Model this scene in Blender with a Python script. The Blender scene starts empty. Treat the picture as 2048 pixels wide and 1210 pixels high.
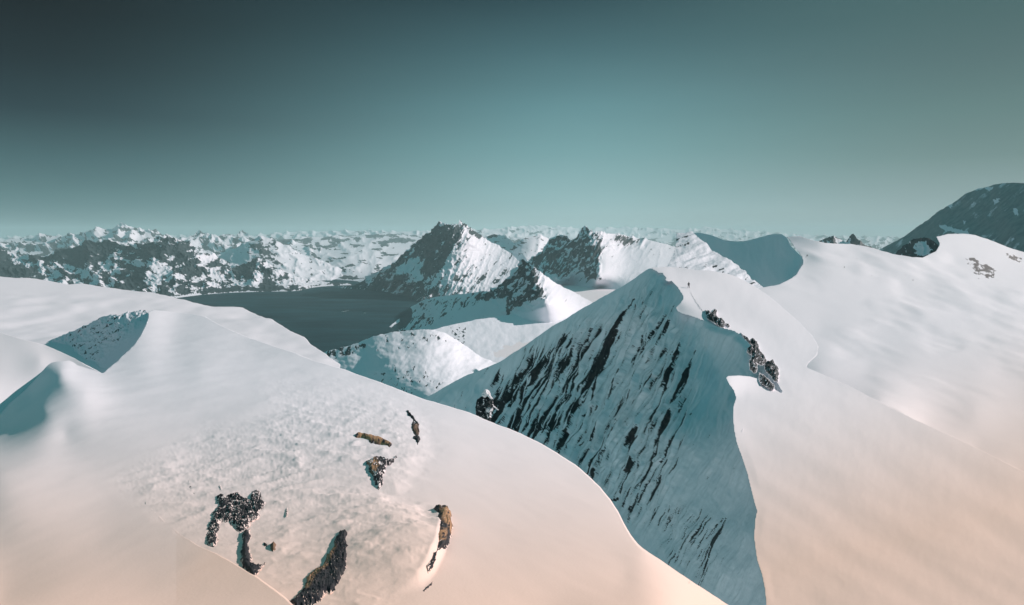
import bpy, math, random
import numpy as np
from mathutils import Vector, Matrix

# ------------------------------------------------------------------ camera
F = 24.0 / 36.0 * 2048.0            # focal length in photo pixels
CX, CY, HY = 1024.0, 605.0, 470.0   # picture centre, height of the eye-level line
PITCH = math.atan((CY - HY) / F)
sc = bpy.context.scene
cam_d = bpy.data.cameras.new("camera")
cam_d.lens = 24.0; cam_d.sensor_width = 36.0; cam_d.sensor_fit = 'HORIZONTAL'
cam_d.clip_start = 0.1; cam_d.clip_end = 300000.0
cam = bpy.data.objects.new("camera", cam_d); sc.collection.objects.link(cam)
cam.location = (0, 0, 0); cam.rotation_euler = (math.pi / 2 - PITCH, 0, 0)
sc.camera = cam

# ------------------------------------------------------------------ sky and sun
SUN_EL, SUN_AZ = math.radians(27.0), math.radians(66.0)     # azimuth clockwise from the view direction
SUN = Vector((math.cos(SUN_EL) * math.sin(SUN_AZ), math.cos(SUN_EL) * math.cos(SUN_AZ), math.sin(SUN_EL)))
world = bpy.data.worlds.new("World"); sc.world = world; world.use_nodes = True
wn, wl = world.node_tree.nodes, world.node_tree.links
wn.clear()
w_out = wn.new('ShaderNodeOutputWorld'); bg = wn.new('ShaderNodeBackground')
sky = wn.new('ShaderNodeTexSky'); sky.sky_type = 'NISHITA'; sky.sun_disc = False
sky.sun_elevation = SUN_EL; sky.sun_rotation = SUN_AZ; sky.altitude = 900; sky.air_density = 1.0; sky.dust_density = 1.0
tc = wn.new('ShaderNodeTexCoord'); sep = wn.new('ShaderNodeSeparateXYZ')
wl.new(tc.outputs['Generated'], sep.inputs[0])
def wmath(op, a, b=None, c=None):
    n = wn.new('ShaderNodeMath'); n.operation = op
    for i, v in enumerate((a, b, c)):
        if v is None: continue
        if isinstance(v, (int, float)): n.inputs[i].default_value = v
        else: wl.new(v, n.inputs[i])
    return n.outputs[0]
def lin(c):
    return tuple(((v / 255) / 12.92 if v / 255 <= 0.04045 else ((v / 255 + 0.055) / 1.055) ** 2.4) for v in c)
def wramp(fac, stops):
    r = wn.new('ShaderNodeValToRGB'); cr = r.color_ramp; cr.interpolation = 'EASE' if len(stops) < 3 else 'LINEAR'
    while len(cr.elements) < len(stops): cr.elements.new(0.5)
    for e, (p, c) in zip(cr.elements, stops):
        e.position = p; e.color = (*lin(c), 1)
    wl.new(fac, r.inputs[0]); return r.outputs[0]
# the teal grade of the clear sky: pale at the horizon, dark above, unseen zenith raised to fill shade, darker away from the sun
el = wmath('MAXIMUM', sep.outputs['Z'], 0.0)
elf = wmath('POWER', el, 0.6)
#  z: 0->0  .035->.134  .08->.22  .16->.333  .25->.435  .33->.514
left = wramp(elf, [(0.0, (126, 158, 160)), (0.07, (112, 145, 148)), (0.147, (88, 123, 127)), (0.242, (60, 92, 97)), (0.319, (29, 50, 57)), (0.388, (13, 26, 32)), (0.45, (2, 4, 8)), (0.52, (10, 20, 26)), (0.75, (56, 116, 122)), (1.0, (62, 128, 134))])
mid = wramp(elf, [(0.0, (184, 207, 208)), (0.08, (170, 199, 200)), (0.166, (150, 187, 190)), (0.277, (122, 166, 170)), (0.357, (100, 144, 150)), (0.437, (71, 108, 115)), (0.50, (43, 72, 79)), (0.56, (44, 78, 86)), (0.75, (58, 120, 126)), (1.0, (62, 128, 134))])
right = wramp(elf, [(0.0, (182, 198, 199)), (0.07, (168, 187, 189)), (0.147, (146, 167, 168)), (0.242, (113, 138, 136)), (0.319, (95, 123, 121)), (0.388, (82, 108, 108)), (0.45, (71, 100, 100)), (0.56, (66, 100, 102)), (0.75, (62, 120, 124)), (1.0, (62, 128, 134))])
ang = wmath('ARCTAN2', sep.outputs['X'], sep.outputs['Y'])   # 0 ahead, + to the right
def wmix(f, a, b, mode='MIX'):
    m = wn.new('ShaderNodeMix'); m.data_type = 'RGBA'; m.blend_type = mode; m.clamp_factor = True
    if isinstance(f, (int, float)): m.inputs['Factor'].default_value = f
    else: wl.new(f, m.inputs['Factor'])
    wl.new(a, m.inputs['A']); wl.new(b, m.inputs['B'])
    return m.outputs['Result']
fl = wn.new('ShaderNodeMapRange'); fl.interpolation_type = 'SMOOTHSTEP'
wl.new(ang, fl.inputs[0]); fl.inputs[1].default_value = 0.2; fl.inputs[2].default_value = -0.64
fr = wn.new('ShaderNodeMapRange'); fr.interpolation_type = 'SMOOTHSTEP'
wl.new(ang, fr.inputs[0]); fr.inputs[1].default_value = 0.0; fr.inputs[2].default_value = 0.66
fb = wn.new('ShaderNodeMapRange'); fb.interpolation_type = 'SMOOTHSTEP'     # unseen sky behind and far left, brightened to fill shaded slopes
wl.new(ang, fb.inputs[0]); fb.inputs[1].default_value = -0.85; fb.inputs[2].default_value = -1.5
grade = wmix(fb.outputs[0], wmix(fl.outputs[0], wmix(fr.outputs[0], mid, right), left), mid)
# soft, very faint streaks of thin cloud
nz = wn.new('ShaderNodeTexNoise'); mp = wn.new('ShaderNodeMapping'); mp.inputs['Scale'].default_value = (2.0, 2.0, 14.0)
wl.new(tc.outputs['Generated'], mp.inputs[0]); wl.new(mp.outputs[0], nz.inputs['Vector']); nz.inputs['Scale'].default_value = 1.6; nz.inputs['Detail'].default_value = 5
cloud = wmath('MULTIPLY_ADD', nz.outputs[0], 0.10, 0.95)
vm = wn.new('ShaderNodeVectorMath'); vm.operation = 'SCALE'; wl.new(grade, vm.inputs[0]); wl.new(cloud, vm.inputs['Scale'])
SKYK = 0.1
g10 = wn.new('ShaderNodeVectorMath'); g10.operation = 'SCALE'; wl.new(vm.outputs[0], g10.inputs[0]); g10.inputs['Scale'].default_value = 1.0 / SKYK
skycol = wmix(0.015, g10.outputs[0], sky.outputs[0])
wl.new(skycol, bg.inputs['Color']); bg.inputs['Strength'].default_value = SKYK
wl.new(bg.outputs[0], w_out.inputs['Surface'])
sun_d = bpy.data.lights.new("sun", 'SUN'); sun_d.energy = 4.3; sun_d.angle = math.radians(0.5); sun_d.color = (1.0, 0.862, 0.84)
sun = bpy.data.objects.new("sun", sun_d); sc.collection.objects.link(sun)
sun.rotation_euler = SUN.to_track_quat('Z', 'Y').to_euler(); sun.location = SUN * 100
sc.view_settings.view_transform = 'Standard'; sc.view_settings.look = 'None'
sc.view_settings.exposure = 0.0; sc.view_settings.gamma = 1.0; sc.view_settings.use_curve_mapping = False
sc.cycles.use_denoising = True
sc.cycles.volume_bounces = 1
sc.cycles.max_bounces = 6

# ------------------------------------------------------------------ numeric helpers
TP, CP, SP = math.tan(PITCH), math.cos(PITCH), math.sin(PITCH)
def ray(x, y):
    """direction through a photo pixel, scaled so its forward component is 1"""
    x = np.asarray(x, float); y = np.asarray(y, float)
    a = (x - CX) / F; b = (y - CY) / F          # camera space: right a, down b, forward 1
    fy = CP - b * SP; fz = -SP - b * CP
    return np.stack([a / fy, np.ones_like(fy), fz / fy], -1)
def unproj(x, y, D):
    return ray(x, y) * np.asarray(D, float)[..., None]
def Dz(x, y, z):
    return float(z / ray(x, y)[2])
WATER, LAKE = -850.0, -540.0
def hsh(ix, iy, s):
    n = (ix.astype(np.int64) * 374761393 + iy.astype(np.int64) * 668265263 + s * 1274126177) & 0xffffffff
    n = ((n ^ (n >> 13)) * 1274126177) & 0xffffffff
    return ((n ^ (n >> 16)) & 0xffff) / 65536.0 * 2 * np.pi
def n2(x, y, s=0):
    ix = np.floor(x); iy = np.floor(y); fx = x - ix; fy = y - iy
    u = fx ** 3 * (fx * (fx * 6 - 15) + 10); v = fy ** 3 * (fy * (fy * 6 - 15) + 10)
    def g(dx, dy):
        a = hsh(ix + dx, iy + dy, s); return np.cos(a) * (fx - dx) + np.sin(a) * (fy - dy)
    return ((g(0, 0) * (1 - u) + g(1, 0) * u) * (1 - v) + (g(0, 1) * (1 - u) + g(1, 1) * u) * v) * 1.5
def fbm(x, y, o=5, s=0, g=0.5):
    r = 0; a = 1; t = 0
    for i in range(o):
        r = r + a * n2(x * 2 ** i + 17.3 * i, y * 2 ** i - 9.1 * i, s + i); t += a; a *= g
    return r / t * 1.4
def ridged(x, y, o=5, s=0, g=0.55):
    r = 0; a = 1; t = 0; w = 1
    for i in range(o):
        n = 1 - np.abs(n2(x * 2 ** i + 11.3 * i, y * 2 ** i + 5.7 * i, s + i)) * 1.6
        n = np.clip(n, 0, 1) ** 2 * w; w = np.clip(n * 1.6, 0, 1); r = r + a * n; t += a; a *= g
    return r / t
def facet(x, y, s=0):
    """fractured, tilted facets: height of the nearest cell's own slanting plane"""
    ix = np.floor(x); iy = np.floor(y); best = np.full(np.shape(x), 9.0); h = np.zeros(np.shape(x))
    for dx in (-1, 0, 1):
        for dy in (-1, 0, 1):
            cx = ix + dx; cy = iy + dy
            a = hsh(cx, cy, s); b = hsh(cx, cy, s + 5); c = hsh(cx, cy, s + 9); e = hsh(cx, cy, s + 13)
            px = cx + a / 6.2832; py = cy + b / 6.2832; d = (x - px) ** 2 + (y - py) ** 2
            v = (c / 6.2832 - 0.5) * 1.2 + (x - px) * np.cos(e) * 0.9 + (y - py) * np.sin(e) * 0.9
            m = d < best; best = np.where(m, d, best); h = np.where(m, v, h)
    return h
def ss(x, a, b):
    t = np.clip((x - a) / (b - a), 0, 1); return t * t * (3 - 2 * t)
def seg_dist(x, y, poly, closed=True):
    """distance to a polyline and the nearest point on it"""
    P = np.asarray(poly, float); Q = np.roll(P, -1, 0) if closed else P[1:]
    if not closed: P = P[:-1]
    x = np.asarray(x, float); y = np.asarray(y, float)
    best = np.full(x.shape, 1e18); bx = np.zeros_like(x); by = np.zeros_like(x)
    for (ax, ay), (cx, cy) in zip(P, Q):
        dx, dy = cx - ax, cy - ay; L = dx * dx + dy * dy + 1e-12
        t = np.clip(((x - ax) * dx + (y - ay) * dy) / L, 0, 1)
        qx = ax + t * dx; qy = ay + t * dy; d = (x - qx) ** 2 + (y - qy) ** 2
        m = d < best; best = np.where(m, d, best); bx = np.where(m, qx, bx); by = np.where(m, qy, by)
    return np.sqrt(best), bx, by
def inside(x, y, poly):
    P = np.asarray(poly, float); Q = np.roll(P, -1, 0); r = np.zeros(np.shape(x), bool)
    for (ax, ay), (cx, cy) in zip(P, Q):
        if ay == cy: continue
        c = ((ay > y) != (cy > y)) & (x < (cx - ax) * (y - ay) / (cy - ay) + ax)
        r ^= c
    return r
def pm(x, y, poly, soft=6.0):
    """soft-edged region: 1 inside, 0 outside"""
    d, _, _ = seg_dist(x, y, poly); sd = np.where(inside(x, y, poly), d, -d)
    return ss(sd, -soft, soft)
def stroke(x, y, pts):
    """tapering streak: pts = (x, y, half width)"""
    m = np.zeros(np.shape(x))
    for (ax, ay, aw), (cx, cy, cw) in zip(pts[:-1], pts[1:]):
        dx, dy = cx - ax, cy - ay; L = dx * dx + dy * dy + 1e-9
        t = np.clip(((x - ax) * dx + (y - ay) * dy) / L, 0, 1)
        d = np.hypot(x - ax - t * dx, y - ay - t * dy); w = aw + (cw - aw) * t
        m = np.maximum(m, np.clip(1.5 - d / np.maximum(w, 0.3), 0, 1.5))
    return m
def tps(ctrl, lam=1e-4):
    """smooth log-distance through control points (x, y, distance)"""
    c = np.array([(p[0], p[1]) for p in ctrl], float) / 500.0
    v = np.log(np.array([p[2] for p in ctrl], float)); n = len(c)
    def U(r2): return 0.5 * r2 * np.log(r2 + 1e-12)
    K = U(((c[:, None] - c[None]) ** 2).sum(-1)) + lam * np.eye(n)
    A = np.zeros((n + 3, n + 3)); A[:n, :n] = K; A[:n, n] = 1; A[:n, n + 1:] = c
    A[n, :n] = 1; A[n + 1:, :n] = c.T
    w = np.linalg.solve(A, np.concatenate([v, np.zeros(3)]))
    def f(x, y):
        x = np.asarray(x, float) / 500.0; y = np.asarray(y, float) / 500.0
        r = w[n] + w[n + 1] * x + w[n + 2] * y
        for i in range(n): r = r + w[i] * U((x - c[i, 0]) ** 2 + (y - c[i, 1]) ** 2)
        return np.exp(r)
    return f
def rough(poly, amp=1.0, wl_=14.0, seed=0, closed=True, step=3.0):
    P = np.asarray(poly, float); Q = np.roll(P, -1, 0) if closed else P[1:]
    if not closed: R0 = P[-1:]; P = P[:-1]
    out = []
    for a, b in zip(P, Q):
        n = max(1, int(np.hypot(*(b - a)) / step))
        for i in range(n): out.append(a + (b - a) * i / n)
    if not closed: out += list(R0)
    o = np.array(out)
    o[:, 0] += amp * fbm(o[:, 0] / wl_, o[:, 1] / wl_, 4, seed + 3, 0.6)
    o[:, 1] += amp * fbm(o[:, 0] / wl_ + 31, o[:, 1] / wl_ + 7, 4, seed + 9, 0.6)
    return o

# ------------------------------------------------------------------ materials
def principled(name):
    m = bpy.data.materials.new(name); m.use_nodes = True
    nt = m.node_tree; b = nt.nodes['Principled BSDF']; return m, nt, b
def nmix(nt, f, a, b):
    m = nt.nodes.new('ShaderNodeMix'); m.data_type = 'RGBA'
    for k, v in (('Factor', f), ('A', a), ('B', b)):
        if hasattr(v, 'default_value') or hasattr(v, 'links'): nt.links.new(v, m.inputs[k])
        else: m.inputs[k].default_value = v if k == 'Factor' else (*v, 1)
    return m.outputs['Result']
def attr(nt, name):
    a = nt.nodes.new('ShaderNodeAttribute'); a.attribute_name = name; return a.outputs['Fac']
def noise(nt, scale, detail=4, rough_=0.6, vec=None):
    n = nt.nodes.new('ShaderNodeTexNoise'); n.inputs['Scale'].default_value = scale
    n.inputs['Detail'].default_value = detail; n.inputs['Roughness'].default_value = rough_
    if vec is None:
        t = nt.nodes.new('ShaderNodeTexCoord'); vec = t.outputs['Object']
    nt.links.new(vec, n.inputs['Vector']); return n.outputs['Fac']
def ramp(nt, fac, a, b):
    r = nt.nodes.new('ShaderNodeMapRange'); r.interpolation_type = 'SMOOTHSTEP'; r.clamp = True
    nt.links.new(fac, r.inputs[0]); r.inputs[1].default_value = a; r.inputs[2].default_value = b; return r.outputs[0]
SNOW, WARM_TINT = (0.86, 0.855, 0.92), (0.89, 0.64, 0.53)  # plain snow, and a warm colour cast painted into it toward the camera
def terrain_mat(name, size, snow=SNOW, tint=WARM_TINT, speck=0.5, rock=(0.035, 0.037, 0.042), rock2=(0.10, 0.09, 0.085), bump=0.3, brown=(0.22, 0.12, 0.06)):
    """snow over rock; vertex layers 'rock', 'dust' (colour cast painted into the snow) and 'brown' (iron-stained rock); size = typical feature in m"""
    m, nt, b = principled(name)
    fine = noise(nt, 1.0 / size, 6, 0.65)
    finer = noise(nt, 5.0 / size, 4, 0.6)
    sn = nmix(nt, attr(nt, 'tint'), snow, tint)
    rk = nmix(nt, ramp(nt, fine, 0.35, 0.7), rock, rock2)
    rk = nmix(nt, attr(nt, 'brown'), rk, nmix(nt, finer, tuple(v * 0.6 for v in brown), tuple(min(1, v * 1.5) for v in brown)))
    add = nt.nodes.new('ShaderNodeMath'); add.operation = 'MULTIPLY_ADD'
    nt.links.new(finer, add.inputs[0]); add.inputs[1].default_value = speck; add.inputs[2].default_value = -speck / 2
    s2 = nt.nodes.new('ShaderNodeMath'); s2.operation = 'ADD'; nt.links.new(add.outputs[0], s2.inputs[0]); nt.links.new(attr(nt, 'rock'), s2.inputs[1])
    mask = ramp(nt, s2.outputs[0], 0.38, 0.62)
    nt.links.new(nmix(nt, mask, sn, rk), b.inputs['Base Color'])
    b.inputs['Roughness'].default_value = 0.75; b.inputs['Specular IOR Level'].default_value = 0.25
    bp = nt.nodes.new('ShaderNodeBump'); bp.inputs['Strength'].default_value = bump; bp.inputs['Distance'].default_value = size * 0.12
    nt.links.new(finer, bp.inputs['Height']); nt.links.new(bp.outputs[0], b.inputs['Normal'])
    return m
def flat_mat(name, col, rough_=0.6, var=0.25, scale=8.0):
    m, nt, b = principled(name)
    nt.links.new(nmix(nt, noise(nt, scale), tuple(c * (1 - var) for c in col), tuple(min(1, c * (1 + var)) for c in col)), b.inputs['Base Color'])
    b.inputs['Roughness'].default_value = rough_; return m

# ------------------------------------------------------------------ object helpers
def tag(o, label, cat=None, group=None, kind=None):
    o['label'] = label
    if cat: o['category'] = cat
    if group: o['group'] = group
    if kind: o['kind'] = kind
    return o
def mesh_obj(name, V, faces, mat, attrs=None, parent=None, smooth=True, origin=None):
    V = np.asarray(V, float)
    if origin is None: origin = V.mean(0)
    me = bpy.data.meshes.new(name)
    if isinstance(faces, np.ndarray) and faces.ndim == 2:
        k = faces.shape[1]
        me.vertices.add(len(V)); me.vertices.foreach_set('co', (V - origin).astype(np.float32).ravel())
        me.loops.add(faces.size); me.loops.foreach_set('vertex_index', faces.astype(np.int32).ravel())
        me.polygons.add(len(faces)); me.polygons.foreach_set('loop_start', np.arange(len(faces), dtype=np.int32) * k)
        me.polygons.foreach_set('loop_total', np.full(len(faces), k, np.int32))
        me.update(calc_edges=True); me.validate()
    else:
        me.from_pydata([tuple(v) for v in (V - origin)], [], [tuple(f) for f in faces])
    me.polygons.foreach_set('use_smooth', np.full(len(me.polygons), smooth))
    for k, a in (attrs or {}).items():
        at = me.attributes.new(k, 'FLOAT', 'POINT'); at.data.foreach_set('value', np.asarray(a, np.float32))
    me.materials.append(mat)
    o = bpy.data.objects.new(name, me); sc.collection.objects.link(o); o.location = origin
    if parent is not None: o.parent = parent; o.location = Vector(origin) - parent.location
    return o
def layer(name, poly, Df, step, mat, disp=None, attrs=None, back=0.03, down=0.0, label=None, cat=None, kind='structure', group=None, parent=None, flat=False):
    """one landform: region of the picture plane pushed out to distance Df(x, y), displaced, with a skirt that gives it thickness"""
    poly = np.asarray(poly, float)
    x0, y0 = poly.min(0); x1, y1 = poly.max(0)
    xs = np.arange(x0 - step, x1 + 2 * step, step); ys = np.arange(y0 - step, y1 + 2 * step, step)
    X, Y = np.meshgrid(xs, ys)
    ins = inside(X, Y, poly)
    q = ins[:-1, :-1] | ins[1:, :-1] | ins[:-1, 1:] | ins[1:, 1:]
    used = np.zeros_like(ins); used[:-1, :-1] |= q; used[1:, :-1] |= q; used[:-1, 1:] |= q; used[1:, 1:] |= q
    snap = used & ~ins
    _, bx, by = seg_dist(X[snap], Y[snap], poly); X[snap] = bx; Y[snap] = by
    D = Df(X, Y); P = unproj(X, Y, D)
    # surface normals from a regular neighbourhood
    e = 1.0
    dx = unproj(X + e, Y, Df(X + e, Y)) - P; dy = unproj(X, Y - e, Df(X, Y - e)) - P
    N = np.cross(dx, dy); N /= np.linalg.norm(N, axis=-1, keepdims=True) + 1e-12
    N[(N * P).sum(-1) > 0] *= -1
    A = {'x': X, 'y': Y, 'D': D, 'P': P, 'N': N, 'u': D / F}
    if disp is not None:
        d = disp(A)
        P = P + (N * d[..., None] if d.ndim == 2 else d)
    at = attrs(A) if attrs else {}
    idx = -np.ones(X.shape, int); idx[used] = np.arange(used.sum())
    f = np.stack([idx[:-1, :-1][q], idx[1:, :-1][q], idx[1:, 1:][q], idx[:-1, 1:][q]], -1)
    V = P[used]; n = len(V)
    E = np.concatenate([f[:, [0, 1]], f[:, [1, 2]], f[:, [2, 3]], f[:, [3, 0]]])
    key = np.minimum(E[:, 0], E[:, 1]) * (n + 1) + np.maximum(E[:, 0], E[:, 1])
    u_, inv, cnt = np.unique(key, return_inverse=True, return_counts=True)
    be = E[cnt[inv] == 1]; bv = np.unique(be)
    rd = V[bv] * np.array([1, 1, 0]); dist = np.linalg.norm(V[bv], axis=1, keepdims=True)
    rd /= np.linalg.norm(rd, axis=1, keepdims=True) + 1e-9
    V2 = V[bv] + rd * back * dist; V2[:, 2] -= down * dist[:, 0] + back * dist[:, 0] * 0 
    ray_s = V[bv, 2] / dist[:, 0]
    V2[:, 2] += np.minimum(ray_s, 0) * back * dist[:, 0]
    m2 = {int(v): n + i for i, v in enumerate(bv)}
    sk = np.array([(b, a, m2[int(a)], m2[int(b)]) for a, b in be])
    V = np.concatenate([V, V2]); f = np.concatenate([f, sk])
    at2 = {}
    for k in ('rock', 'tint', 'brown'):
        v = at.get(k, 0.0); v = np.broadcast_to(v, X.shape)[used]
        at2[k] = np.concatenate([v, v[bv]])
    o = mesh_obj(name, V, f, mat, at2, parent, smooth=not flat)
    if label: tag(o, label, cat, group, kind)
    return o

# ------------------------------------------------------------------ materials in use
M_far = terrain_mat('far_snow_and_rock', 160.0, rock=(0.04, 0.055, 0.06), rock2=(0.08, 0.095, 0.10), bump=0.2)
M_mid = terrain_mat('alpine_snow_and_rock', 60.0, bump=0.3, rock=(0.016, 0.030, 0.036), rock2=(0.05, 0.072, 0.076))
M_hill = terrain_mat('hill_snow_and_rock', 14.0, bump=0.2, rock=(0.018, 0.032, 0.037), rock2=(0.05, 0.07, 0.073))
M_face = terrain_mat('cliff_snow_and_rock', 1.6, bump=0.25, tint=(0.36, 0.42, 0.45), rock=(0.022, 0.022, 0.027), rock2=(0.06, 0.055, 0.055))  # grey tint: thin snow over rock, painted in for the ribs' shade contrast
M_snow = terrain_mat('wind_packed_snow', 2.5, bump=0.03)
M_near = terrain_mat('foreground_snow', 0.10, bump=0.14)
M_rock = terrain_mat('rime_covered_rock', 0.10, speck=0.2, rock=(0.012, 0.013, 0.018), rock2=(0.05, 0.048, 0.05), bump=0.45, brown=(0.42, 0.24, 0.13))
M_crag = terrain_mat('ridge_rock', 0.9, rock=(0.014, 0.020, 0.025), rock2=(0.06, 0.075, 0.08), bump=0.6)

# ================================================================== FAR RANGES
def far_disp(scale, amp, s):
    def d(A):
        n = ridged(A['x'] / scale, A['y'] / (scale * 0.6), 5, s)
        z = (n - 0.45) * amp * A['u']
        v = np.zeros(A['P'].shape); v[..., 2] = z; v[..., 1] = -z * 1.2; v[..., 0] = z * 0.5 * fbm(A['x'] / scale, A['y'] / scale, 3, s + 50)
        return v
    return d
def far_rock(scale, bias, s, stretch=1.8):
    def a(A):
        n = fbm(A['x'] / scale, A['y'] / scale * stretch, 5, s, 0.65)
        return {'rock': ss(n + bias(A['x'], A['y']), -0.25, 0.45)}
    return a
horizon = [(-500, 472), (-300, 468), (-80, 474), (0, 474), (60, 470), (140, 470), (250, 468), (400, 470), (520, 468), (600, 460), (640, 461), (700, 459), (780, 461), (860, 460), (960, 458), (1010, 455), (1060, 450), (1110, 453), (1180, 456), (1240, 454), (1300, 456), (1360, 457), (1420, 455), (1500, 460), (1560, 466), (1640, 470), (1800, 473), (2450, 474)]
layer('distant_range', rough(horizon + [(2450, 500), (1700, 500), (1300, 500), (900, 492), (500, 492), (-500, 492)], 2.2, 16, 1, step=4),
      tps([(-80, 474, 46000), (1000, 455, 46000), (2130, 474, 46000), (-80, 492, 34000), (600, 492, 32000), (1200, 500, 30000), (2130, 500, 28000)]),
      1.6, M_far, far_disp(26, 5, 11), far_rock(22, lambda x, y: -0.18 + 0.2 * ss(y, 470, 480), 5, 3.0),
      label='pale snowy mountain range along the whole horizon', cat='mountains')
layer('plateau', rough([(480, 500), (560, 480), (600, 474), (700, 470), (820, 468), (980, 474), (1180, 480), (1300, 480), (1300, 560), (900, 600), (640, 590), (480, 560)], 2.5, 30, 2, step=4),
      tps([(480, 500, 21000), (700, 470, 30000), (980, 474, 28000), (1300, 480, 25000), (560, 520, 17000), (700, 520, 16500), (760, 560, 12500), (620, 575, 11800), (700, 580, 11500), (900, 590, 11500), (1200, 560, 12000)]),
      1.5, M_far, far_disp(50, 3.5, 21),
      lambda A: {'rock': np.clip(ss(fbm(A['x'] / 34, A['y'] / 9, 6, 9, 0.65) + 0.25 * ss(A['y'], 500, 480) + 0.15 * ss(A['y'], 545, 575), 0.02, 0.5), 0, 1)},
      label='rolling snow plateau streaked with dark rock beyond the fjord', cat='plateau')
# second range on the left
r2 = [(-500, 474), (-420, 464), (-300, 472), (-200, 462), (-80, 478), (0, 476), (20, 470), (60, 472), (110, 466), (140, 470), (165, 464), (195, 458), (215, 454), (235, 449), (262, 452), (285, 460), (310, 458), (330, 470), (370, 474), (395, 462), (412, 465), (430, 470), (455, 464), (470, 468), (486, 462), (500, 472), (530, 474), (560, 478), (600, 486), (640, 492)]
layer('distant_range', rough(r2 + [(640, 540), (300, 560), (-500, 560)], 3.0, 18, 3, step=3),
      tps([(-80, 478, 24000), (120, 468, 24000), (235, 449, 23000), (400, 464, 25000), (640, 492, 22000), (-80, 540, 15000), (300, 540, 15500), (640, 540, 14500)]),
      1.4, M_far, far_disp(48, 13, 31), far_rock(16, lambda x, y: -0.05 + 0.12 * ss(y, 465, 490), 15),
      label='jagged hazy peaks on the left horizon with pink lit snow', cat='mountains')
r2b = [(420, 520), (450, 505), (480, 490), (505, 478), (525, 470), (545, 478), (570, 490), (600, 505), (640, 520), (700, 545), (730, 562)]
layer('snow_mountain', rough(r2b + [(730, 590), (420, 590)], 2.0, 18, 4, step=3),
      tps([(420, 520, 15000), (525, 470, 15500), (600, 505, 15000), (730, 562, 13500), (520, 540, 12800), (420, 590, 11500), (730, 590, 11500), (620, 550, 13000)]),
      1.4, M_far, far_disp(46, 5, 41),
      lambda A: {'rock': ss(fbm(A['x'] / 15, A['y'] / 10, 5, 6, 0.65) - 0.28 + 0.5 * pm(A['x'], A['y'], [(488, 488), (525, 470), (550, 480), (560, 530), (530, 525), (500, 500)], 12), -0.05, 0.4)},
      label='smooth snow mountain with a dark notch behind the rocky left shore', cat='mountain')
# ridge of dark rocky mountains on the far shore
r3 = [(-500, 500), (-380, 484), (-250, 502), (-160, 486), (-80, 500), (-30, 495), (0, 492), (15, 500), (30, 490), (40, 505), (62, 512), (95, 506), (130, 494), (165, 482), (200, 480), (215, 476), (240, 486), (265, 488), (300, 482), (313, 471), (330, 474), (360, 478), (380, 484), (395, 500), (410, 508), (430, 505), (455, 520), (480, 524), (500, 522), (516, 513), (530, 522), (545, 530), (565, 540), (600, 552), (640, 560), (690, 566), (720, 572)]
sh = [(720, 574), (660, 572), (620, 576), (600, 581), (540, 583), (470, 585), (400, 590), (300, 600)]
def r3_bias(x, y):
    b = 0.08 + 0 * x
    b = b + 0.6 * pm(x, y, [(62, 512), (130, 495), (175, 482), (215, 478), (225, 500), (190, 520), (150, 528), (100, 518)], 6)
    b = b + 0.5 * pm(x, y, [(-60, 490), (0, 490), (20, 520), (60, 540), (120, 580), (-60, 570)], 10)
    b = b + 0.35 * pm(x, y, [(200, 480), (340, 476), (390, 500), (400, 560), (370, 545), (330, 520), (250, 510)], 10)
    b = b + 0.45 * pm(x, y, [(462, 530), (516, 514), (512, 535), (510, 552), (470, 545)], 4)
    b = b + 0.40 * pm(x, y, [(255, 528), (288, 530), (290, 590), (220, 580)], 5)
    b = b + 0.35 * pm(x, y, [(530, 545), (550, 545), (545, 590), (520, 585)], 5)
    b = b - 0.12 * pm(x, y, [(290, 525), (400, 530), (320, 560), (292, 560)], 8)
    b = b - 0.3 * pm(x, y, [(540, 535), (640, 560), (700, 572), (600, 575)], 10)
    return b + 0.22 * ss(y, 560, 585)
def r3_disp(A):
    v = far_disp(60, 10, 61)(A); w = far_disp(12, 2.2, 63)(A)
    k = ss(seg_dist(A['x'], A['y'], sh, False)[0], 0, 20)[..., None]
    return (v + w) * k
layer('shore_mountains', rough(r3 + [(722, 590), (600, 605), (400, 620), (-500, 640)], 3.0, 13, 5, step=2.5),
      tps([(-500, 500, 12500), (-500, 630, 8200), (-80, 500, 12500), (130, 494, 12500), (200, 480, 12300), (313, 471, 12000), (455, 520, 11800), (516, 513, 11900), (600, 552, 11600), (720, 572, 11700),
           (240, 520, 11300), (100, 540, 11200), (400, 545, 10700), (490, 545, 11100)] + [(x, y, Dz(x, y, WATER)) for x, y in sh] + [(100, 610, 8600), (-80, 620, 8300), (720, 592, 11200), (500, 605, 9700)]),
      1.1, M_mid, r3_disp,
      lambda A: {'rock': ss(fbm(A['x'] / 20, A['y'] / 13, 6, 25, 0.66) + 0.18 * fbm(A['x'] / 3.2, A['y'] / 2.6, 3, 26) - 0.35 * ss(A['y'] - np.interp(A['x'], [-80, 300, 400, 470, 540, 600, 660, 720], [600, 596, 586, 581, 579, 577, 568, 570]), 0, 4) + r3_bias(A['x'], A['y']), -0.1, 0.3)},
      label='dark craggy snow-dusted mountains rising from the far shore of the fjord', cat='mountains')

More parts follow.
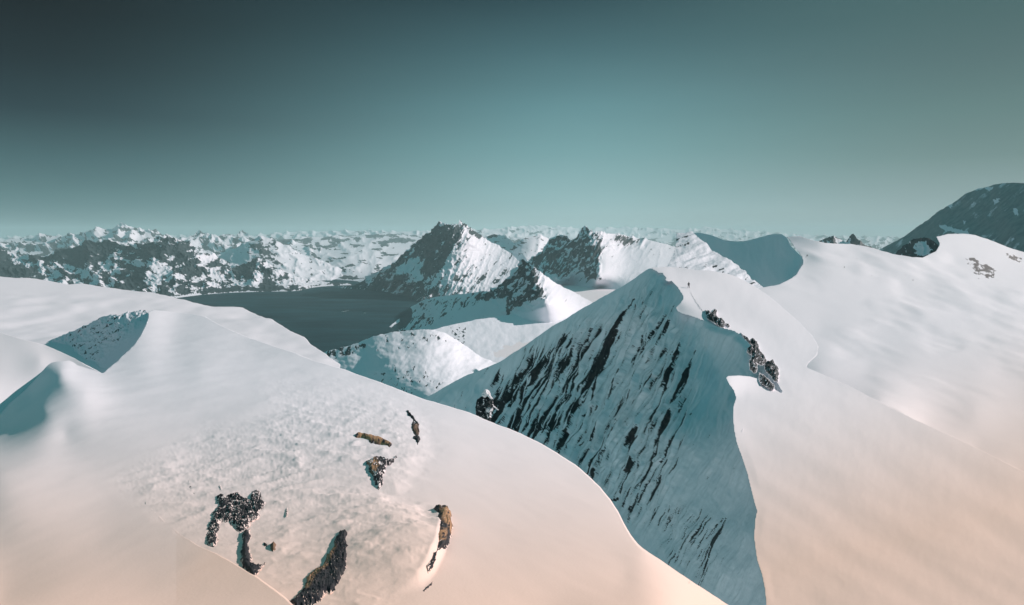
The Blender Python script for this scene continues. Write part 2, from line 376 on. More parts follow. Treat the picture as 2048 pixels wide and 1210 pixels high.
# ------------------------------------------------------------------ water
def plane_mesh(name, z, pts, mat, n=1):
    V = [(*p, z) for p in pts]
    return mesh_obj(name, V, [tuple(range(len(V)))], mat, smooth=False)
mw, nt, b = principled('fjord_water')
tcw = nt.nodes.new('ShaderNodeTexCoord'); mpw = nt.nodes.new('ShaderNodeMapping'); mpw.inputs['Scale'].default_value = (1, 2.6, 1)
nt.links.new(tcw.outputs['Object'], mpw.inputs[0])
nt.links.new(nmix(nt, ramp(nt, noise(nt, 0.0011, 5, 0.6, mpw.outputs[0]), 0.3, 0.75), (0.003, 0.022, 0.030), (0.022, 0.078, 0.092)), b.inputs['Base Color'])
b.inputs['Roughness'].default_value = 0.55; b.inputs['Specular IOR Level'].default_value = 0.14
bp = nt.nodes.new('ShaderNodeBump'); bp.inputs['Strength'].default_value = 0.9; bp.inputs['Distance'].default_value = 3.0
nt.links.new(noise(nt, 0.06, 4), bp.inputs['Height']); nt.links.new(bp.outputs[0], b.inputs['Normal'])
tag(plane_mesh('fjord_water', WATER, [(-24000, 800), (16000, 800), (16000, 30000), (-24000, 30000)], mw), 'dark teal fjord water between the snowy mountains', 'water', kind='structure')

# ================================================================== MIDDLE DISTANCE
def crag_disp(scale, amp, s, k=None):
    def d(A):
        n = ridged(A['x'] / scale, A['y'] / scale * 0.7, 5, s) - 0.45
        kk = 1.0 if k is None else k(A)
        return n * amp * A['u'] * kk
    return d
# the snow saddle and dome behind the main peak
layer('snow_hill', rough([(955, 490), (970, 471), (985, 468), (1010, 472), (1028, 486), (1042, 480), (1060, 472), (1080, 469), (1096, 474), (1112, 490), (1130, 520), (1130, 570), (955, 570)], 1.2, 12, 6),
      tps([(955, 490, 12500), (985, 468, 13000), (1028, 486, 11500), (1080, 469, 11800), (1130, 500, 12500), (1060, 500, 10800), (1010, 500, 11500), (1130, 570, 10000), (955, 570, 10200), (1040, 540, 10000)]),
      1.2, M_mid, crag_disp(30, 4, 71),
      lambda A: {'rock': ss(fbm(A['x'] / 12, A['y'] / 6, 5, 35, 0.65) - 0.25 + 0.9 * pm(A['x'], A['y'], [(972, 474), (985, 464), (996, 470), (992, 476), (984, 476)], 2)
                            + 0.5 * pm(A['x'], A['y'], [(1005, 502), (1040, 484), (1050, 486), (1020, 500)], 3), -0.02, 0.3)},
      label='rounded snow hill right behind the dark pointed peak', cat='hill')
# main pointed peak by the fjord
m1_top = [(680, 574), (700, 572), (720, 560), (760, 540), (790, 522), (812, 502), (833, 482), (858, 463), (870, 449), (879, 443), (893, 444), (906, 447), (916, 449), (919, 441), (923, 440), (926, 446), (936, 450), (945, 460), (962, 468), (972, 476), (982, 483), (1000, 492), (1020, 505), (1040, 525), (1070, 545), (1110, 570)]
m1_shore = [(690, 577), (705, 577), (730, 580), (770, 583), (800, 590), (822, 595), (836, 604)]
def m1_rock(A):
    x, y = A['x'], A['y']
    lf = np.stack([x + y * 0.9, y - x * 0.25])
    n = fbm(lf[0] / 16, lf[1] / 34, 6, 45, 0.7) + 0.25 * fbm(x / 3.5, y / 3.5, 3, 46) + 0.45 * fbm(lf[0] / 3.2, lf[1] / 16, 3, 47)
    b = -0.46 + 0.28 * ss(900 - x, -30, 60)
    b = b + 0.72 * pm(x, y, [(812, 502), (870, 449), (905, 445), (925, 452), (936, 475), (905, 500), (880, 540), (852, 556), (838, 540), (846, 505), (800, 530), (770, 545)], 7)
    b = b + 0.75 * pm(x, y, [(918, 438), (940, 452), (972, 474), (960, 478), (935, 462)], 3)
    b = b - 0.30 * pm(x, y, [(820, 560), (862, 495), (852, 530), (835, 556)], 6) - 0.25 * pm(x, y, [(790, 535), (850, 478), (845, 500), (800, 560)], 6)
    b = b + 0.42 * pm(x, y, [(690, 577), (760, 545), (850, 560), (900, 570), (930, 600), (840, 610)], 10)
    b = b + 0.30 * pm(x, y, [(905, 545), (960, 520), (1030, 530), (1020, 560), (940, 600), (900, 600)], 8) * ss(fbm(x / 30, y / 14, 4, 99), -0.1, 0.2)
    return {'rock': ss(n + b, -0.2, 0.22)}
def m1_disp(A):
    x, y = A['x'], A['y']; k = ss(seg_dist(x, y, m1_shore, False)[0], 0, 14)
    t = x + y * 0.5
    g = ridged(t / 15, y / 60, 4, 82) - 0.4
    return A['u'] * k * (g * 5.0 + (ridged(x / 34, y / 26, 5, 81) - 0.45) * 6 + fbm(x / 5, y / 5, 3, 83) * 1.6) * (0.3 + 0.65 * ss(950 - x, -30, 30))
layer('peak', rough(m1_top + [(1110, 640), (840, 640), (760, 612), (680, 600)], 1.4, 9, 7, step=2.5),
      tps([(x, y, Dz(x, y, WATER)) for x, y in m1_shore] + [(680, 574, Dz(700, 577, WATER) * 1.02), (760, 540, 10700), (812, 502, 10500), (880, 443, 10350), (921, 440, 10400), (940, 478, 9950), (905, 515, 9450), (885, 555, 9050), (870, 600, 8600),
           (840, 520, 9950), (790, 560, 9800), (840, 575, 9150), (962, 468, 10800), (1000, 492, 10900), (1040, 525, 10300), (960, 520, 9950), (960, 560, 9200), (1040, 570, 9200), (1110, 600, 9000), (960, 620, 8400), (840, 640, 8200), (740, 605, 9400)]),
      1.0, M_mid, m1_disp, m1_rock, label='dark pointed rock peak with a snow bowl on its right, rising from the fjord', cat='mountain')
# second peak with long crest
m2_top = [(1020, 540), (1045, 530), (1062, 516), (1085, 503), (1092, 487), (1100, 474), (1112, 468), (1124, 468), (1135, 472), (1141, 481), (1150, 474), (1158, 462), (1164, 456), (1169, 451), (1176, 455), (1188, 461), (1200, 462), (1230, 466), (1255, 469), (1285, 474), (1300, 480), (1340, 490), (1380, 505)]
def m2_rock(A):
    x, y = A['x'], A['y']
    n = fbm((x + 0.8 * y) / 11, (y - 0.5 * x) / 26, 6, 55, 0.7) + 0.5 * fbm((x + .7 * y) / 3, (y - .5 * x) / 13, 3, 56)
    b = -0.62
    b = b + 0.82 * pm(x, y, [(1045, 530), (1085, 500), (1095, 475), (1120, 466), (1140, 480), (1169, 450), (1200, 468), (1205, 500), (1198, 530), (1190, 560), (1160, 545), (1125, 555), (1080, 545)], 6)
    b = b - 0.35 * pm(x, y, [(1175, 465), (1195, 470), (1192, 490), (1180, 488)], 4)
    b = b + 0.75 * pm(x, y, [(1240, 468), (1290, 474), (1280, 486), (1250, 488), (1225, 480)], 5)
    b = b + 0.5 * pm(x, y, [(1195, 490), (1240, 485), (1240, 492), (1200, 500)], 4)
    b = b + 0.45 * pm(x, y, [(1140, 558), (1195, 545), (1210, 560), (1160, 570)], 6)
    return {'rock': ss(n + b, -0.15, 0.25)}
layer('peak', rough(m2_top + [(1380, 620), (1180, 615), (1020, 600)], 1.2, 8, 8, step=2.5),
      tps([(1020, 540, 8300), (1062, 516, 8100), (1118, 468, 8400), (1169, 451, 7800), (1197, 490, 7250), (1204, 530, 6850), (1195, 560, 6600), (1130, 520, 7700), (1090, 540, 7500), (1120, 562, 7000),
           (1255, 469, 8200), (1300, 480, 8300), (1380, 505, 8300), (1240, 500, 7700), (1290, 530, 7400), (1250, 560, 6900), (1380, 580, 6800)]
          + [(x, y, Dz(x, y, LAKE)) for x, y in [(1125, 570), (1170, 574), (1200, 576), (1230, 579)]] + [(1020, 600, 6500), (1180, 615, 5900), (1300, 615, 6000)]),
      1.0, M_mid, lambda A: A['u'] * ((ridged((A['x'] + A['y'] * 0.5) / 14, A['y'] / 50, 4, 92) - 0.4) * 5 + (ridged(A['x'] / 30, A['y'] / 24, 5, 91) - 0.45) * 6) * (0.12 + 0.88 * pm(A['x'], A['y'], [(1030, 530), (1100, 460), (1169, 445), (1295, 470), (1290, 490), (1205, 500), (1200, 560), (1100, 570)], 10)) * ss(576 - A['y'], 0, 16),
      m2_rock, label='twin dark rock peak with a long snowy crest, above the frozen lake', cat='mountain')
# frozen lakes
m_ice, nt, b = principled('snow_covered_ice'); b.inputs['Base Color'].default_value = (0.84, 0.80, 0.80, 1); b.inputs['Roughness'].default_value = 0.8
nt.links.new(nmix(nt, noise(nt, 0.004, 5), (0.84, 0.78, 0.80), (0.90, 0.83, 0.86)), b.inputs['Base Color'])
tag(plane_mesh('frozen_lake', LAKE, [(250, 5300), (1700, 5300), (2300, 7600), (250, 7600)], m_ice), 'flat frozen lake covered in snow below the twin peak', 'lake', kind='structure')
tag(plane_mesh('frozen_lake', LAKE, [(-280, 2500), (700, 2500), (700, 3500), (-280, 3500)], m_ice), 'small flat patch of frozen lake just behind the cliff ridge', 'lake', kind='structure')
# small rock peak with lit right slope
m3_top = [(735, 690), (770, 660), (800, 636), (822, 614), (835, 606), (850, 599), (870, 594), (900, 590), (950, 585), (975, 580), (990, 573), (1010, 560), (1022, 549), (1030, 541), (1036, 528), (1042, 521), (1047, 517), (1052, 524), (1060, 526), (1072, 536), (1090, 550), (1115, 568), (1150, 585), (1185, 605), (1260, 650)]
def m3_rock(A):
    x, y = A['x'], A['y']
    n = fbm((x + 0.9 * y) / 10, (y - 0.7 * x) / 30, 6, 65, 0.7) + 0.5 * fbm((x + .8 * y) / 3, (y - .6 * x) / 12, 3, 66)
    b = -0.75
    b = b + 1.0 * pm(x, y, [(985, 575), (1022, 549), (1036, 528), (1047, 515), (1062, 530), (1080, 545), (1078, 560), (1095, 590), (1075, 602), (1045, 606), (1015, 630), (1008, 615), (1012, 598), (985, 600), (950, 598), (945, 588)], 5)
    b = b + 0.6 * pm(x, y, [(770, 668), (850, 600), (950, 590), (980, 600), (930, 615), (860, 650), (780, 680)], 6)
    b = b - 0.4 * pm(x, y, [(1030, 560), (1062, 560), (1040, 590), (1022, 595)], 5)
    return {'rock': ss(n + b, -0.18, 0.2)}
M3D = tps([(x, y, Dz(x, y, WATER)) for x, y in [(735, 690), (770, 662), (800, 637), (822, 616)]] + [(850, 600, 7300), (900, 591, 6600), (950, 586, 5900), (1010, 560, 5250), (1047, 517, 4750), (1068, 560, 4350), (1095, 598, 4050),
           (880, 630, 5800), (950, 625, 5000), (1010, 610, 4550), (1040, 590, 4480), (900, 660, 4900), (1000, 650, 4350), (1080, 625, 4050), (1115, 568, 4700), (1150, 585, 4800), (1130, 615, 4350), (1185, 605, 4800), (1260, 650, 4600), (735, 740, 4500), (1000, 740, 4300), (1260, 740, 4100)])
layer('peak', rough(m3_top + [(1260, 740), (735, 740)], 1.2, 9, 9, step=2.5),
      M3D,
      1.0, M_mid, lambda A: A['u'] * (0.1 + 0.9 * ss(m3_rock(A)['rock'] + pm(A['x'], A['y'], [(970, 580), (1047, 510), (1090, 550), (1100, 600), (1010, 640), (980, 600)], 10), 0, 1)) * ((ridged((A['x'] + A['y'] * 0.5) / 12, A['y'] / 40, 4, 102) - 0.4) * 5 + (ridged(A['x'] / 26, A['y'] / 20, 5, 101) - 0.4) * 6),
      m3_rock, label='small jagged rock spire with a sunlit snow slope falling to its right', cat='mountain')
# lit snow hump in front of the spire
M4D = tps([(840, 668, 3493), (900, 650, 3755), (1000, 633, 4099), (1095, 611, 4554), (1150, 606, 4716), (1190, 612, 4674), (1270, 640, 4241), (1100, 650, 3954), (1170, 660, 3862), (1270, 720, 2957), (1000, 665, 3647), (920, 680, 3397), (840, 760, 2720), (1000, 770, 2285), (1200, 770, 2427), (955, 706, 3101), (1000, 709, 3062), (1020, 711, 3036)])
layer('snow_hill', rough([(840, 668), (870, 658), (900, 650), (950, 640), (1000, 633), (1060, 622), (1095, 611), (1110, 606), (1150, 606), (1190, 612), (1270, 640), (1270, 780), (840, 780)], 0.8, 20, 10),
      lambda x, y: np.minimum(M4D(x, y), M3D(x, y) * 0.985),
      1.4, M_hill, lambda A: A['u'] * (fbm(A['x'] / 90, A['y'] / 55, 3, 111) * 1.6 + fbm(A['x'] / 16, A['y'] / 12, 4, 112) * 0.6),
      lambda A: {'rock': ss(fbm(A['x'] / 6, A['y'] / 6, 5, 75, 0.7) - 0.75 + 0.65 * pm(A['x'], A['y'], [(895, 655), (935, 650), (935, 690), (915, 695)], 6) + 0.35 * pm(A['x'], A['y'], [(1050, 618), (1110, 608), (1070, 625)], 4), -0.1, 0.25)},
      label='smooth sunlit snow hump with a few rocks in front of the rock spire', cat='hill')
# hill by the near shore
def m5_rock(A):
    x, y = A['x'], A['y']
    n = fbm((x + 0.4 * y) / 9, (y - 0.4 * x) / 15, 6, 85, 0.72)
    b = -0.74 + 0.75 * pm(x, y, [(600, 722), (650, 700), (720, 683), (740, 690), (690, 715), (650, 722)], 4)
    b = b + 0.45 * pm(x, y, [(760, 668), (800, 660), (850, 662), (880, 680), (840, 700), (770, 710), (740, 700)], 8)
    b = b + 0.40 * pm(x, y, [(865, 660), (905, 675), (930, 692), (890, 690), (860, 672)], 5)
    b = b + 0.48 * pm(x, y, [(735, 750), (790, 728), (850, 728), (900, 770), (800, 800)], 8)
    return {'rock': ss(n + b, -0.15, 0.25)}
layer('snow_hill', rough([(590, 724), (620, 715), (640, 706), (680, 695), (720, 683), (740, 676), (770, 667), (800, 661), (840, 658), (868, 659), (885, 664), (905, 674), (930, 692), (960, 711), (985, 724), (1040, 745), (1040, 850), (590, 850)], 1.5, 9, 11, step=2.5),
      tps([(590, 724, 3000), (640, 706, 2900), (720, 683, 2750), (800, 661, 2650), (868, 659, 2550), (930, 692, 2600), (985, 724, 2450), (1040, 745, 2300), (690, 715, 2450), (760, 700, 2250), (850, 690, 2150), (900, 710, 2050), (950, 740, 1950),
           (650, 730, 2450), (700, 750, 2050), (760, 735, 1900), (820, 735, 1780), (880, 745, 1700), (930, 770, 1600), (740, 770, 1850), (820, 790, 1500), (900, 800, 1250), (1040, 850, 1100), (590, 850, 1700), (800, 850, 1200)]),
      1.1, M_hill, lambda A: A['u'] * (fbm(A['x'] / 70, A['y'] / 45, 4, 121) * 4.5 + (ridged((A['x'] + A['y'] * .6) / 18, A['y'] / 30, 4, 122) - .45) * 1.7 * (0.3 + m5_rock(A)['rock'])),
      m5_rock, label='snow hill speckled with rocks at the near shore of the fjord', cat='hill')

# ================================================================== RIGHT SIDE, MIDDLE DISTANCE
layer('rock_peaks', rough([(1628, 488), (1640, 481), (1655, 474), (1666, 470), (1680, 478), (1692, 485), (1700, 472), (1706, 466), (1714, 476), (1728, 487), (1750, 497), (1775, 505), (1775, 530), (1628, 530)], 1.0, 8, 12, step=2),
      tps([(1628, 488, 7000), (1666, 470, 6600), (1692, 485, 6600), (1706, 466, 6400), (1775, 505, 6300), (1628, 530, 5500), (1700, 500, 5800), (1775, 530, 5000)]),
      1.0, M_mid, crag_disp(14, 3, 131), lambda A: {'rock': ss(fbm(A['x'] / 8, A['y'] / 8, 4, 95) + 0.35 - 0.9 * pm(A['x'], A['y'], [(1670, 474), (1694, 485), (1700, 478), (1702, 500), (1682, 500)], 2), -0.1, 0.2)},
      label='two small dark pointed peaks on the skyline left of the big mountain', cat='mountains')
def rb_rock(A):
    x, y = A['x'], A['y']
    b = 0.72 + 0.2 * fbm(x / 40, y / 60, 5, 141)
    for pl in ([(1945, 374), (1958, 371), (1965, 376), (1950, 380)], [(1972, 372), (1985, 375), (1982, 379), (1970, 377)], [(1986, 400), (1998, 398), (1999, 404), (1988, 406)],
               [(2028, 418), (2034, 420), (2038, 434), (2030, 428)], [(1896, 412), (1905, 408), (1903, 416)], [(1925, 440), (1932, 442), (1928, 446)]):
        b = b - 1.2 * pm(x + 3 * fbm(x / 5, y / 5, 3, 147), y + 3 * fbm(x / 5, y / 5, 3, 148), pl, 2.2)
    b = b - 1.0 * pm(x + 4 * fbm(x / 8, y / 8, 3, 147), y + 4 * fbm(x / 8, y / 8, 3, 148), [(1878, 449), (1890, 450), (1940, 466), (1948, 474), (1910, 462), (1882, 458)], 2)
    b = b + 0.6 * pm(x, y, [(1945, 440), (1985, 436), (1998, 455), (1975, 470), (1945, 462)], 5) + 0.6 * pm(x, y, [(2005, 440), (2050, 425), (2120, 425), (2120, 490), (2048, 485), (2015, 465)], 6)
    b = b - 0.22 * ss(fbm((x + y) / 12, (y - x) / 70, 4, 149, .6), 0.05, 0.4)
    b = b + 0.25 * pm(x, y, [(1880, 425), (1930, 410), (1940, 445), (1900, 450)], 12)
    return {'rock': np.clip(b, 0, 1)}
M_rb = terrain_mat('dark_mountain_rock', 40.0, rock=(0.19, 0.245, 0.255), rock2=(0.29, 0.35, 0.36), bump=0.15)
layer('mountain', rough([(1740, 508), (1760, 499), (1782, 488), (1805, 475), (1830, 457), (1858, 438), (1882, 419), (1905, 408), (1930, 390), (1955, 377), (1985, 370), (2015, 366), (2048, 366), (2120, 372), (2300, 400), (2300, 560), (1740, 530)], 0.8, 14, 13),
      tps([(1740, 508, 4700), (1782, 488, 4300), (1830, 457, 4000), (1905, 408, 3700), (1955, 377, 3500), (2048, 366, 2950), (2120, 372, 2550), (1830, 490, 3500), (1900, 460, 3150), (1960, 430, 3050), (2048, 450, 2420), (1800, 530, 3100), (1950, 540, 2450), (2120, 540, 1850)]),
      1.5, M_rb, lambda A: A['u'] * (fbm(A['x'] / 50, A['y'] / 60, 5, 151) * 3.5), rb_rock,
      label='huge dark rounded mountain in shade on the right edge', cat='mountain')
layer('rock_hill', rough([(1780, 520), (1795, 500), (1812, 487), (1828, 478), (1848, 474), (1862, 478), (1874, 488), (1878, 498), (1868, 506), (1850, 530), (1790, 530)], 2.0, 9, 14, step=2),
      tps([(1780, 520, 2250), (1812, 487, 2150), (1848, 474, 1900), (1878, 498, 1500), (1840, 510, 1660), (1850, 530, 1480), (1790, 530, 2000)]),
      1.0, M_mid, crag_disp(14, 4, 161), lambda A: {'rock': ss(fbm(A['x'] / 9, A['y'] / 14, 5, 162, .7) + 0.5 - 1.1 * pm(A['x'] + 5 * fbm(A['x'] / 8, A['y'] / 8, 3, 164), A['y'] + 5 * fbm(A['x'] / 8, A['y'] / 8, 3, 165), [(1830, 486), (1850, 484), (1862, 500), (1845, 512), (1832, 508)], 4), -0.1, 0.25)},
      label='small dark rocky knoll at the foot of the huge dark mountain', cat='hill')
# lumpy snow ridge
def v_rock_shade(A):
    x, y = A['x'], A['y']
    n = fbm((x - 0.2 * y) / 26, (y + 0.3 * x) / 7, 6, 171, 0.65)
    b = -0.38 + 0.35 * pm(x, y, [(1300, 470), (1380, 470), (1380, 490), (1320, 495)], 8) + 0.3 * pm(x, y, [(1340, 530), (1420, 520), (1520, 580), (1400, 560)], 8)  # mask widened to paint the ridge's soft shade patches as rock
    return {'rock': ss(n + b, -0.05, 0.3)}
layer('snow_ridge', rough([(1354, 468), (1370, 466), (1384, 463), (1400, 478), (1425, 500), (1440, 508), (1462, 522), (1480, 534), (1500, 555), (1520, 573), (1545, 590), (1545, 620), (1300, 620), (1310, 560), (1320, 548), (1336, 532), (1346, 512), (1350, 494), (1352, 480)], 1.6, 12, 15, step=3),
      tps([(1284, 476, 1548), (1340, 468, 1548), (1384, 463, 1512), (1425, 500, 1224), (1480, 534, 972), (1520, 573, 806), (1300, 500, 1332), (1350, 515, 1080), (1400, 530, 972), (1320, 545, 900), (1400, 570, 720), (1290, 600, 720), (1545, 610, 648)]),
      1.2, M_hill, lambda A: A['u'] * (fbm((A['x'] - .3 * A['y']) / 60, (A['y'] + .25 * A['x']) / 16, 5, 172) * 6), v_rock_shade,
      label='wind-carved lumpy snow ridge left of the shaded bowl', cat='ridge')
# shaded bowl
layer('snow_bowl', rough([(1376, 472), (1388, 466), (1405, 466), (1425, 471), (1450, 481), (1475, 483), (1500, 480), (1525, 473), (1545, 468), (1562, 468), (1574, 475), (1582, 492), (1602, 512), (1625, 530), (1600, 570), (1560, 590), (1520, 590), (1480, 560), (1430, 520), (1390, 490)], 0.5, 14, 16, step=3),
      tps([(1388, 466, 2200), (1430, 473, 2000), (1475, 483, 1665), (1525, 473, 1485), (1562, 468, 1350), (1602, 512, 1085), (1625, 540, 1060), (1450, 510, 1630), (1500, 520, 1350), (1550, 510, 1224), (1520, 573, 1125), (1570, 565, 1012), (1480, 560, 1260), (1400, 500, 2020)]),
      1.4, M_hill, lambda A: A['u'] * fbm(A['x'] / 30, A['y'] / 60, 4, 181) * 1.2, lambda A: {'rock': ss(fbm(A['x'] / 12, A['y'] / 22, 5, 182, .6) - 0.75, -0.1, 0.3)},
      label='steep snow bowl in full shade with a sharp rim', cat='mountain')
# the sunlit slope nearest the cliff sets the distances the others join on to
S1c = [(1301, 537, 215.2), (1334, 558, 195.9), (1362, 600, 172.2), (1354, 620, 165.5), (1405, 643, 151.3), (1470, 665, 141.6), (1500, 690, 129.4), (1530, 728, 110.1), (1558, 772, 90.7), (1540, 771, 90.1), (1500, 753, 93.1), (1456, 752, 87.4), (1470, 800, 78.4), (1467, 850, 66.9), (1484, 915, 57.3), (1502, 978, 49.1), (1512, 1030, 43.1), (1510, 1080, 38), (1524, 1150, 32.1), (1533, 1215, 27.8), (1536, 1280, 25), (1350, 536, 220.7), (1400, 542, 219.9), (1450, 549, 220.8), (1485, 560, 216.7), (1540, 600, 192.8), (1600, 650, 165.1), (1635, 695, 138.3), (1618, 734, 111.3), (1700, 775, 94.9), (1800, 830, 79.7), (1950, 900, 64.6), (2130, 985, 49.9), (1430, 590, 185.5), (1500, 640, 160.7), (1570, 700, 129.1), (1600, 800, 82.7), (1700, 870, 67.8), (1600, 950, 53.3), (1750, 1000, 47), (1900, 1050, 41), (2120, 1100, 35.5), (1650, 1120, 34.4), (1800, 1210, 27.4), (2000, 1210, 27), (2120, 1280, 22.6), (1700, 1280, 23.5)]
S1 = tps(S1c)
def on_slope(k, pts): return [(x, y, float(S1(x, y)) * k) for x, y in pts]
# wide basin
STR = math.radians(17)
def s2_disp(A):
    x, y = A['x'], A['y']
    a = x * math.cos(STR) + y * math.sin(STR); c = -x * math.sin(STR) + y * math.cos(STR)
    k = ss(y, 470, 520)
    r = (fbm(a / 190, c / 46, 3, 191) * 6.0 * ss(fbm(x / 160, y / 70, 2, 197), -0.4, 0.3) + fbm(a / 60, c / 16, 3, 192) * 0.4) * (1 - 0.75 * ss(y, 640, 860))
    return A['u'] * r * k * (1 - 0.8 * pm(x, y, [(1400, 600), (1560, 540), (1700, 600), (1640, 800), (1400, 760)], 60))
def s2_rock_shade(A):
    x, y = A['x'], A['y']
    a = x * math.cos(STR) + y * math.sin(STR); c = -x * math.sin(STR) + y * math.cos(STR)
    n = fbm(a / 20, c / 7, 5, 193, .65)
    b = -1.0 + 1.35 * pm(x, y, [(1925, 515), (1965, 512), (1995, 540), (1992, 560), (1955, 562), (1935, 535)], 9) + 1.3 * pm(x, y, [(1995, 500), (2030, 505), (2060, 520), (2040, 528), (1998, 510)], 5)
    b = b + 0.72 * pm(x, y, [(1600, 500), (1700, 500), (1900, 560), (1950, 620), (1850, 620), (1650, 560)], 30) + 0.4 * pm(x, y, [(1575, 478), (1610, 490), (1640, 530), (1600, 520)], 8)  # first term paints teal shade streaks into the rock mask
    return {'rock': ss(n + b, -0.1, 0.45) * 0.62, 'tint': 0.1 + 0.95 * ss(y + (x - 1600) * 0.25, 700, 1200)}
S2 = tps([(1572, 475, 1400), (1602, 512, 1090), (1608, 525, 1040), (1560, 572, 802), (1640, 483, 1227), (1700, 490, 1253), (1760, 500, 1236), (1840, 518, 1198), (1880, 478, 1432), (1930, 466, 1570), (2000, 490, 1536), (2120, 525, 1448), (1480, 600, 680), (1560, 610, 656), (1640, 580, 806), (1740, 580, 858), (1850, 570, 984), (1980, 570, 1076), (2120, 600, 974), (1640, 660, 484), (1780, 660, 508), (1950, 680, 438), (2120, 720, 285.6), (1640, 740, 210.4), (1740, 740, 212.5), (1860, 790, 122.7), (1950, 740, 210.7), (1950, 820, 96.7), (2120, 780, 137.2), (1500, 740, 321), (1500, 1000, 148.4)] + on_slope(1.05, [(1760, 803), (1850, 850), (1950, 897), (2040, 942), (2125, 985)]))
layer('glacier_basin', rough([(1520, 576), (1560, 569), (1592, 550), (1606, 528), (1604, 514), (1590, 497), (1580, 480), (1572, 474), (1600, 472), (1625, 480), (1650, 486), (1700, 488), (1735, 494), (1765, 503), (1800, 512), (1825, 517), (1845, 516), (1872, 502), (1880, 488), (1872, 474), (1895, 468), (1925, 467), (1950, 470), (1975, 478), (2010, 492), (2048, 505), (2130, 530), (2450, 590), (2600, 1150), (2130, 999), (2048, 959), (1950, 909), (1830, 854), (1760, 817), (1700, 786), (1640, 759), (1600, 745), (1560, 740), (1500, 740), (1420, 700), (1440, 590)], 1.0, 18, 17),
      lambda x, y: np.where((x > 1560) & (y > 700), np.maximum(S2(x, y), S1(x, y) * 1.015), S2(x, y)), 2.2, M_snow, s2_disp, s2_rock_shade, label='wide sunlit snow basin with wind-blown streaks filling the right side', cat='snowfield')

# ================================================================== CLIFF WITH THE SUMMIT RIDGE
Bedge = [(1301, 537), (1310, 541), (1317, 546), (1325, 547), (1330, 553), (1334, 556), (1329, 560), (1335, 563), (1343, 562), (1349, 569), (1355, 574), (1360, 582), (1366, 592), (1367, 597), (1360, 607), (1352, 615), (1354, 622), (1366, 628), (1388, 634), (1405, 641), (1422, 648), (1440, 655), (1456, 659), (1470, 663), (1482, 672), (1496, 684), (1512, 705), (1530, 730), (1545, 750), (1558, 772), (1570, 790)]
lobe = [(1568, 790), (1553, 781), (1540, 771), (1520, 759), (1500, 753), (1478, 751), (1456, 752), (1452, 756), (1458, 768), (1468, 782), (1472, 796), (1467, 812), (1466, 835), (1468, 860), (1473, 885), (1484, 915), (1494, 945), (1502, 978), (1510, 1010), (1514, 1022), (1510, 1040), (1508, 1075), (1514, 1120), (1524, 1150), (1530, 1180), (1533, 1215), (1536, 1275)]
streaks = [
 [(1266, 596, 2), (1250, 622, 7), (1228, 655, 11), (1205, 700, 14), (1188, 738, 15), (1172, 775, 12), (1150, 822, 6), (1130, 870, 4), (1112, 912, 2)],
 [(1215, 700, 3), (1190, 770, 6), (1176, 815, 5), (1163, 830, 2)],
 [(1184, 657, 2), (1176, 680, 4), (1160, 715, 3.5), (1150, 745, 2.5), (1140, 780, 4), (1128, 800, 2)],
 [(1131, 668, 2), (1128, 682, 6), (1118, 700, 4.5), (1104, 725, 4), (1090, 755, 2)],
 [(1386, 698, 2), (1378, 722, 5), (1362, 755, 8), (1348, 785, 7), (1338, 820, 6), (1330, 850, 7), (1316, 882, 5), (1305, 905, 3), (1292, 945, 2)],
 [(1358, 684, 2), (1352, 705, 6), (1343, 728, 4), (1330, 760, 3), (1318, 790, 3), (1308, 820, 4), (1299, 840, 2)],
 [(1280, 668, 1.5), (1270, 695, 2.5), (1258, 722, 1.2)],
 [(1346, 612, 1.5), (1336, 640, 3), (1318, 680, 1.5)],
 [(1234, 735, 1.5), (1222, 775, 3), (1207, 815, 4), (1195, 845, 3), (1178, 880, 2)],
 [(1215, 846, 2), (1203, 875, 5), (1186, 912, 6), (1175, 935, 6), (1164, 952, 3)],
 [(1272, 850, 3), (1267, 870, 8), (1258, 895, 6), (1255, 908, 2)],
 [(1112, 828, 2), (1106, 850, 5), (1092, 885, 4), (1084, 905, 2)],
 [(1079, 820, 2), (1074, 850, 6), (1062, 878, 4), (1052, 900, 2)],
 [(1045, 806, 2), (1038, 835, 4), (1026, 864, 2)],
 [(1030, 742, 2), (1022, 775, 4), (1012, 820, 1.5)],
 [(1301, 747, 2), (1290, 770, 5), (1280, 788, 2)],
 [(1267, 755, 1.5), (1260, 780, 2.5), (1250, 808, 2)],
 [(1438, 1030, 1.5), (1432, 1060, 5), (1424, 1078, 8), (1415, 1115, 5), (1402, 1150, 3), (1393, 1168, 1.5)],
 [(1303, 925, 3), (1292, 948, 6), (1280, 972, 2)], [(1262, 915, 5), (1258, 930, 6), (1250, 950, 3), (1236, 990, 4), (1226, 1000, 2)],
 [(1276, 985, 1.5), (1262, 1020, 2), (1254, 1045, 1)], [(1158, 880, 1.5), (1140, 920, 2), (1120, 935, 1.5)],
 [(1300, 590, 1), (1290, 605, 3), (1282, 612, 1)], [(1318, 645, 1), (1308, 665, 2), (1298, 690, 1)], [(1240, 790, 1.5), (1225, 830, 2.5), (1205, 870, 1.5)],
 [(1205, 900, 1.5), (1180, 950, 2), (1160, 975, 1)], [(1340, 880, 1), (1330, 905, 2.5), (1320, 925, 1)], [(1000, 745, 1.5), (990, 775, 3), (985, 800, 1.5)],
]
SA = math.radians(63)
def f_streak(x, y):
    xw = x + 5 * fbm(x / 40, y / 40, 3, 203)
    slope = SA + 0.0 * x
    al = xw * -np.cos(slope) + y * np.sin(slope); ac = xw * np.sin(slope) + y * np.cos(slope)
    return al, ac
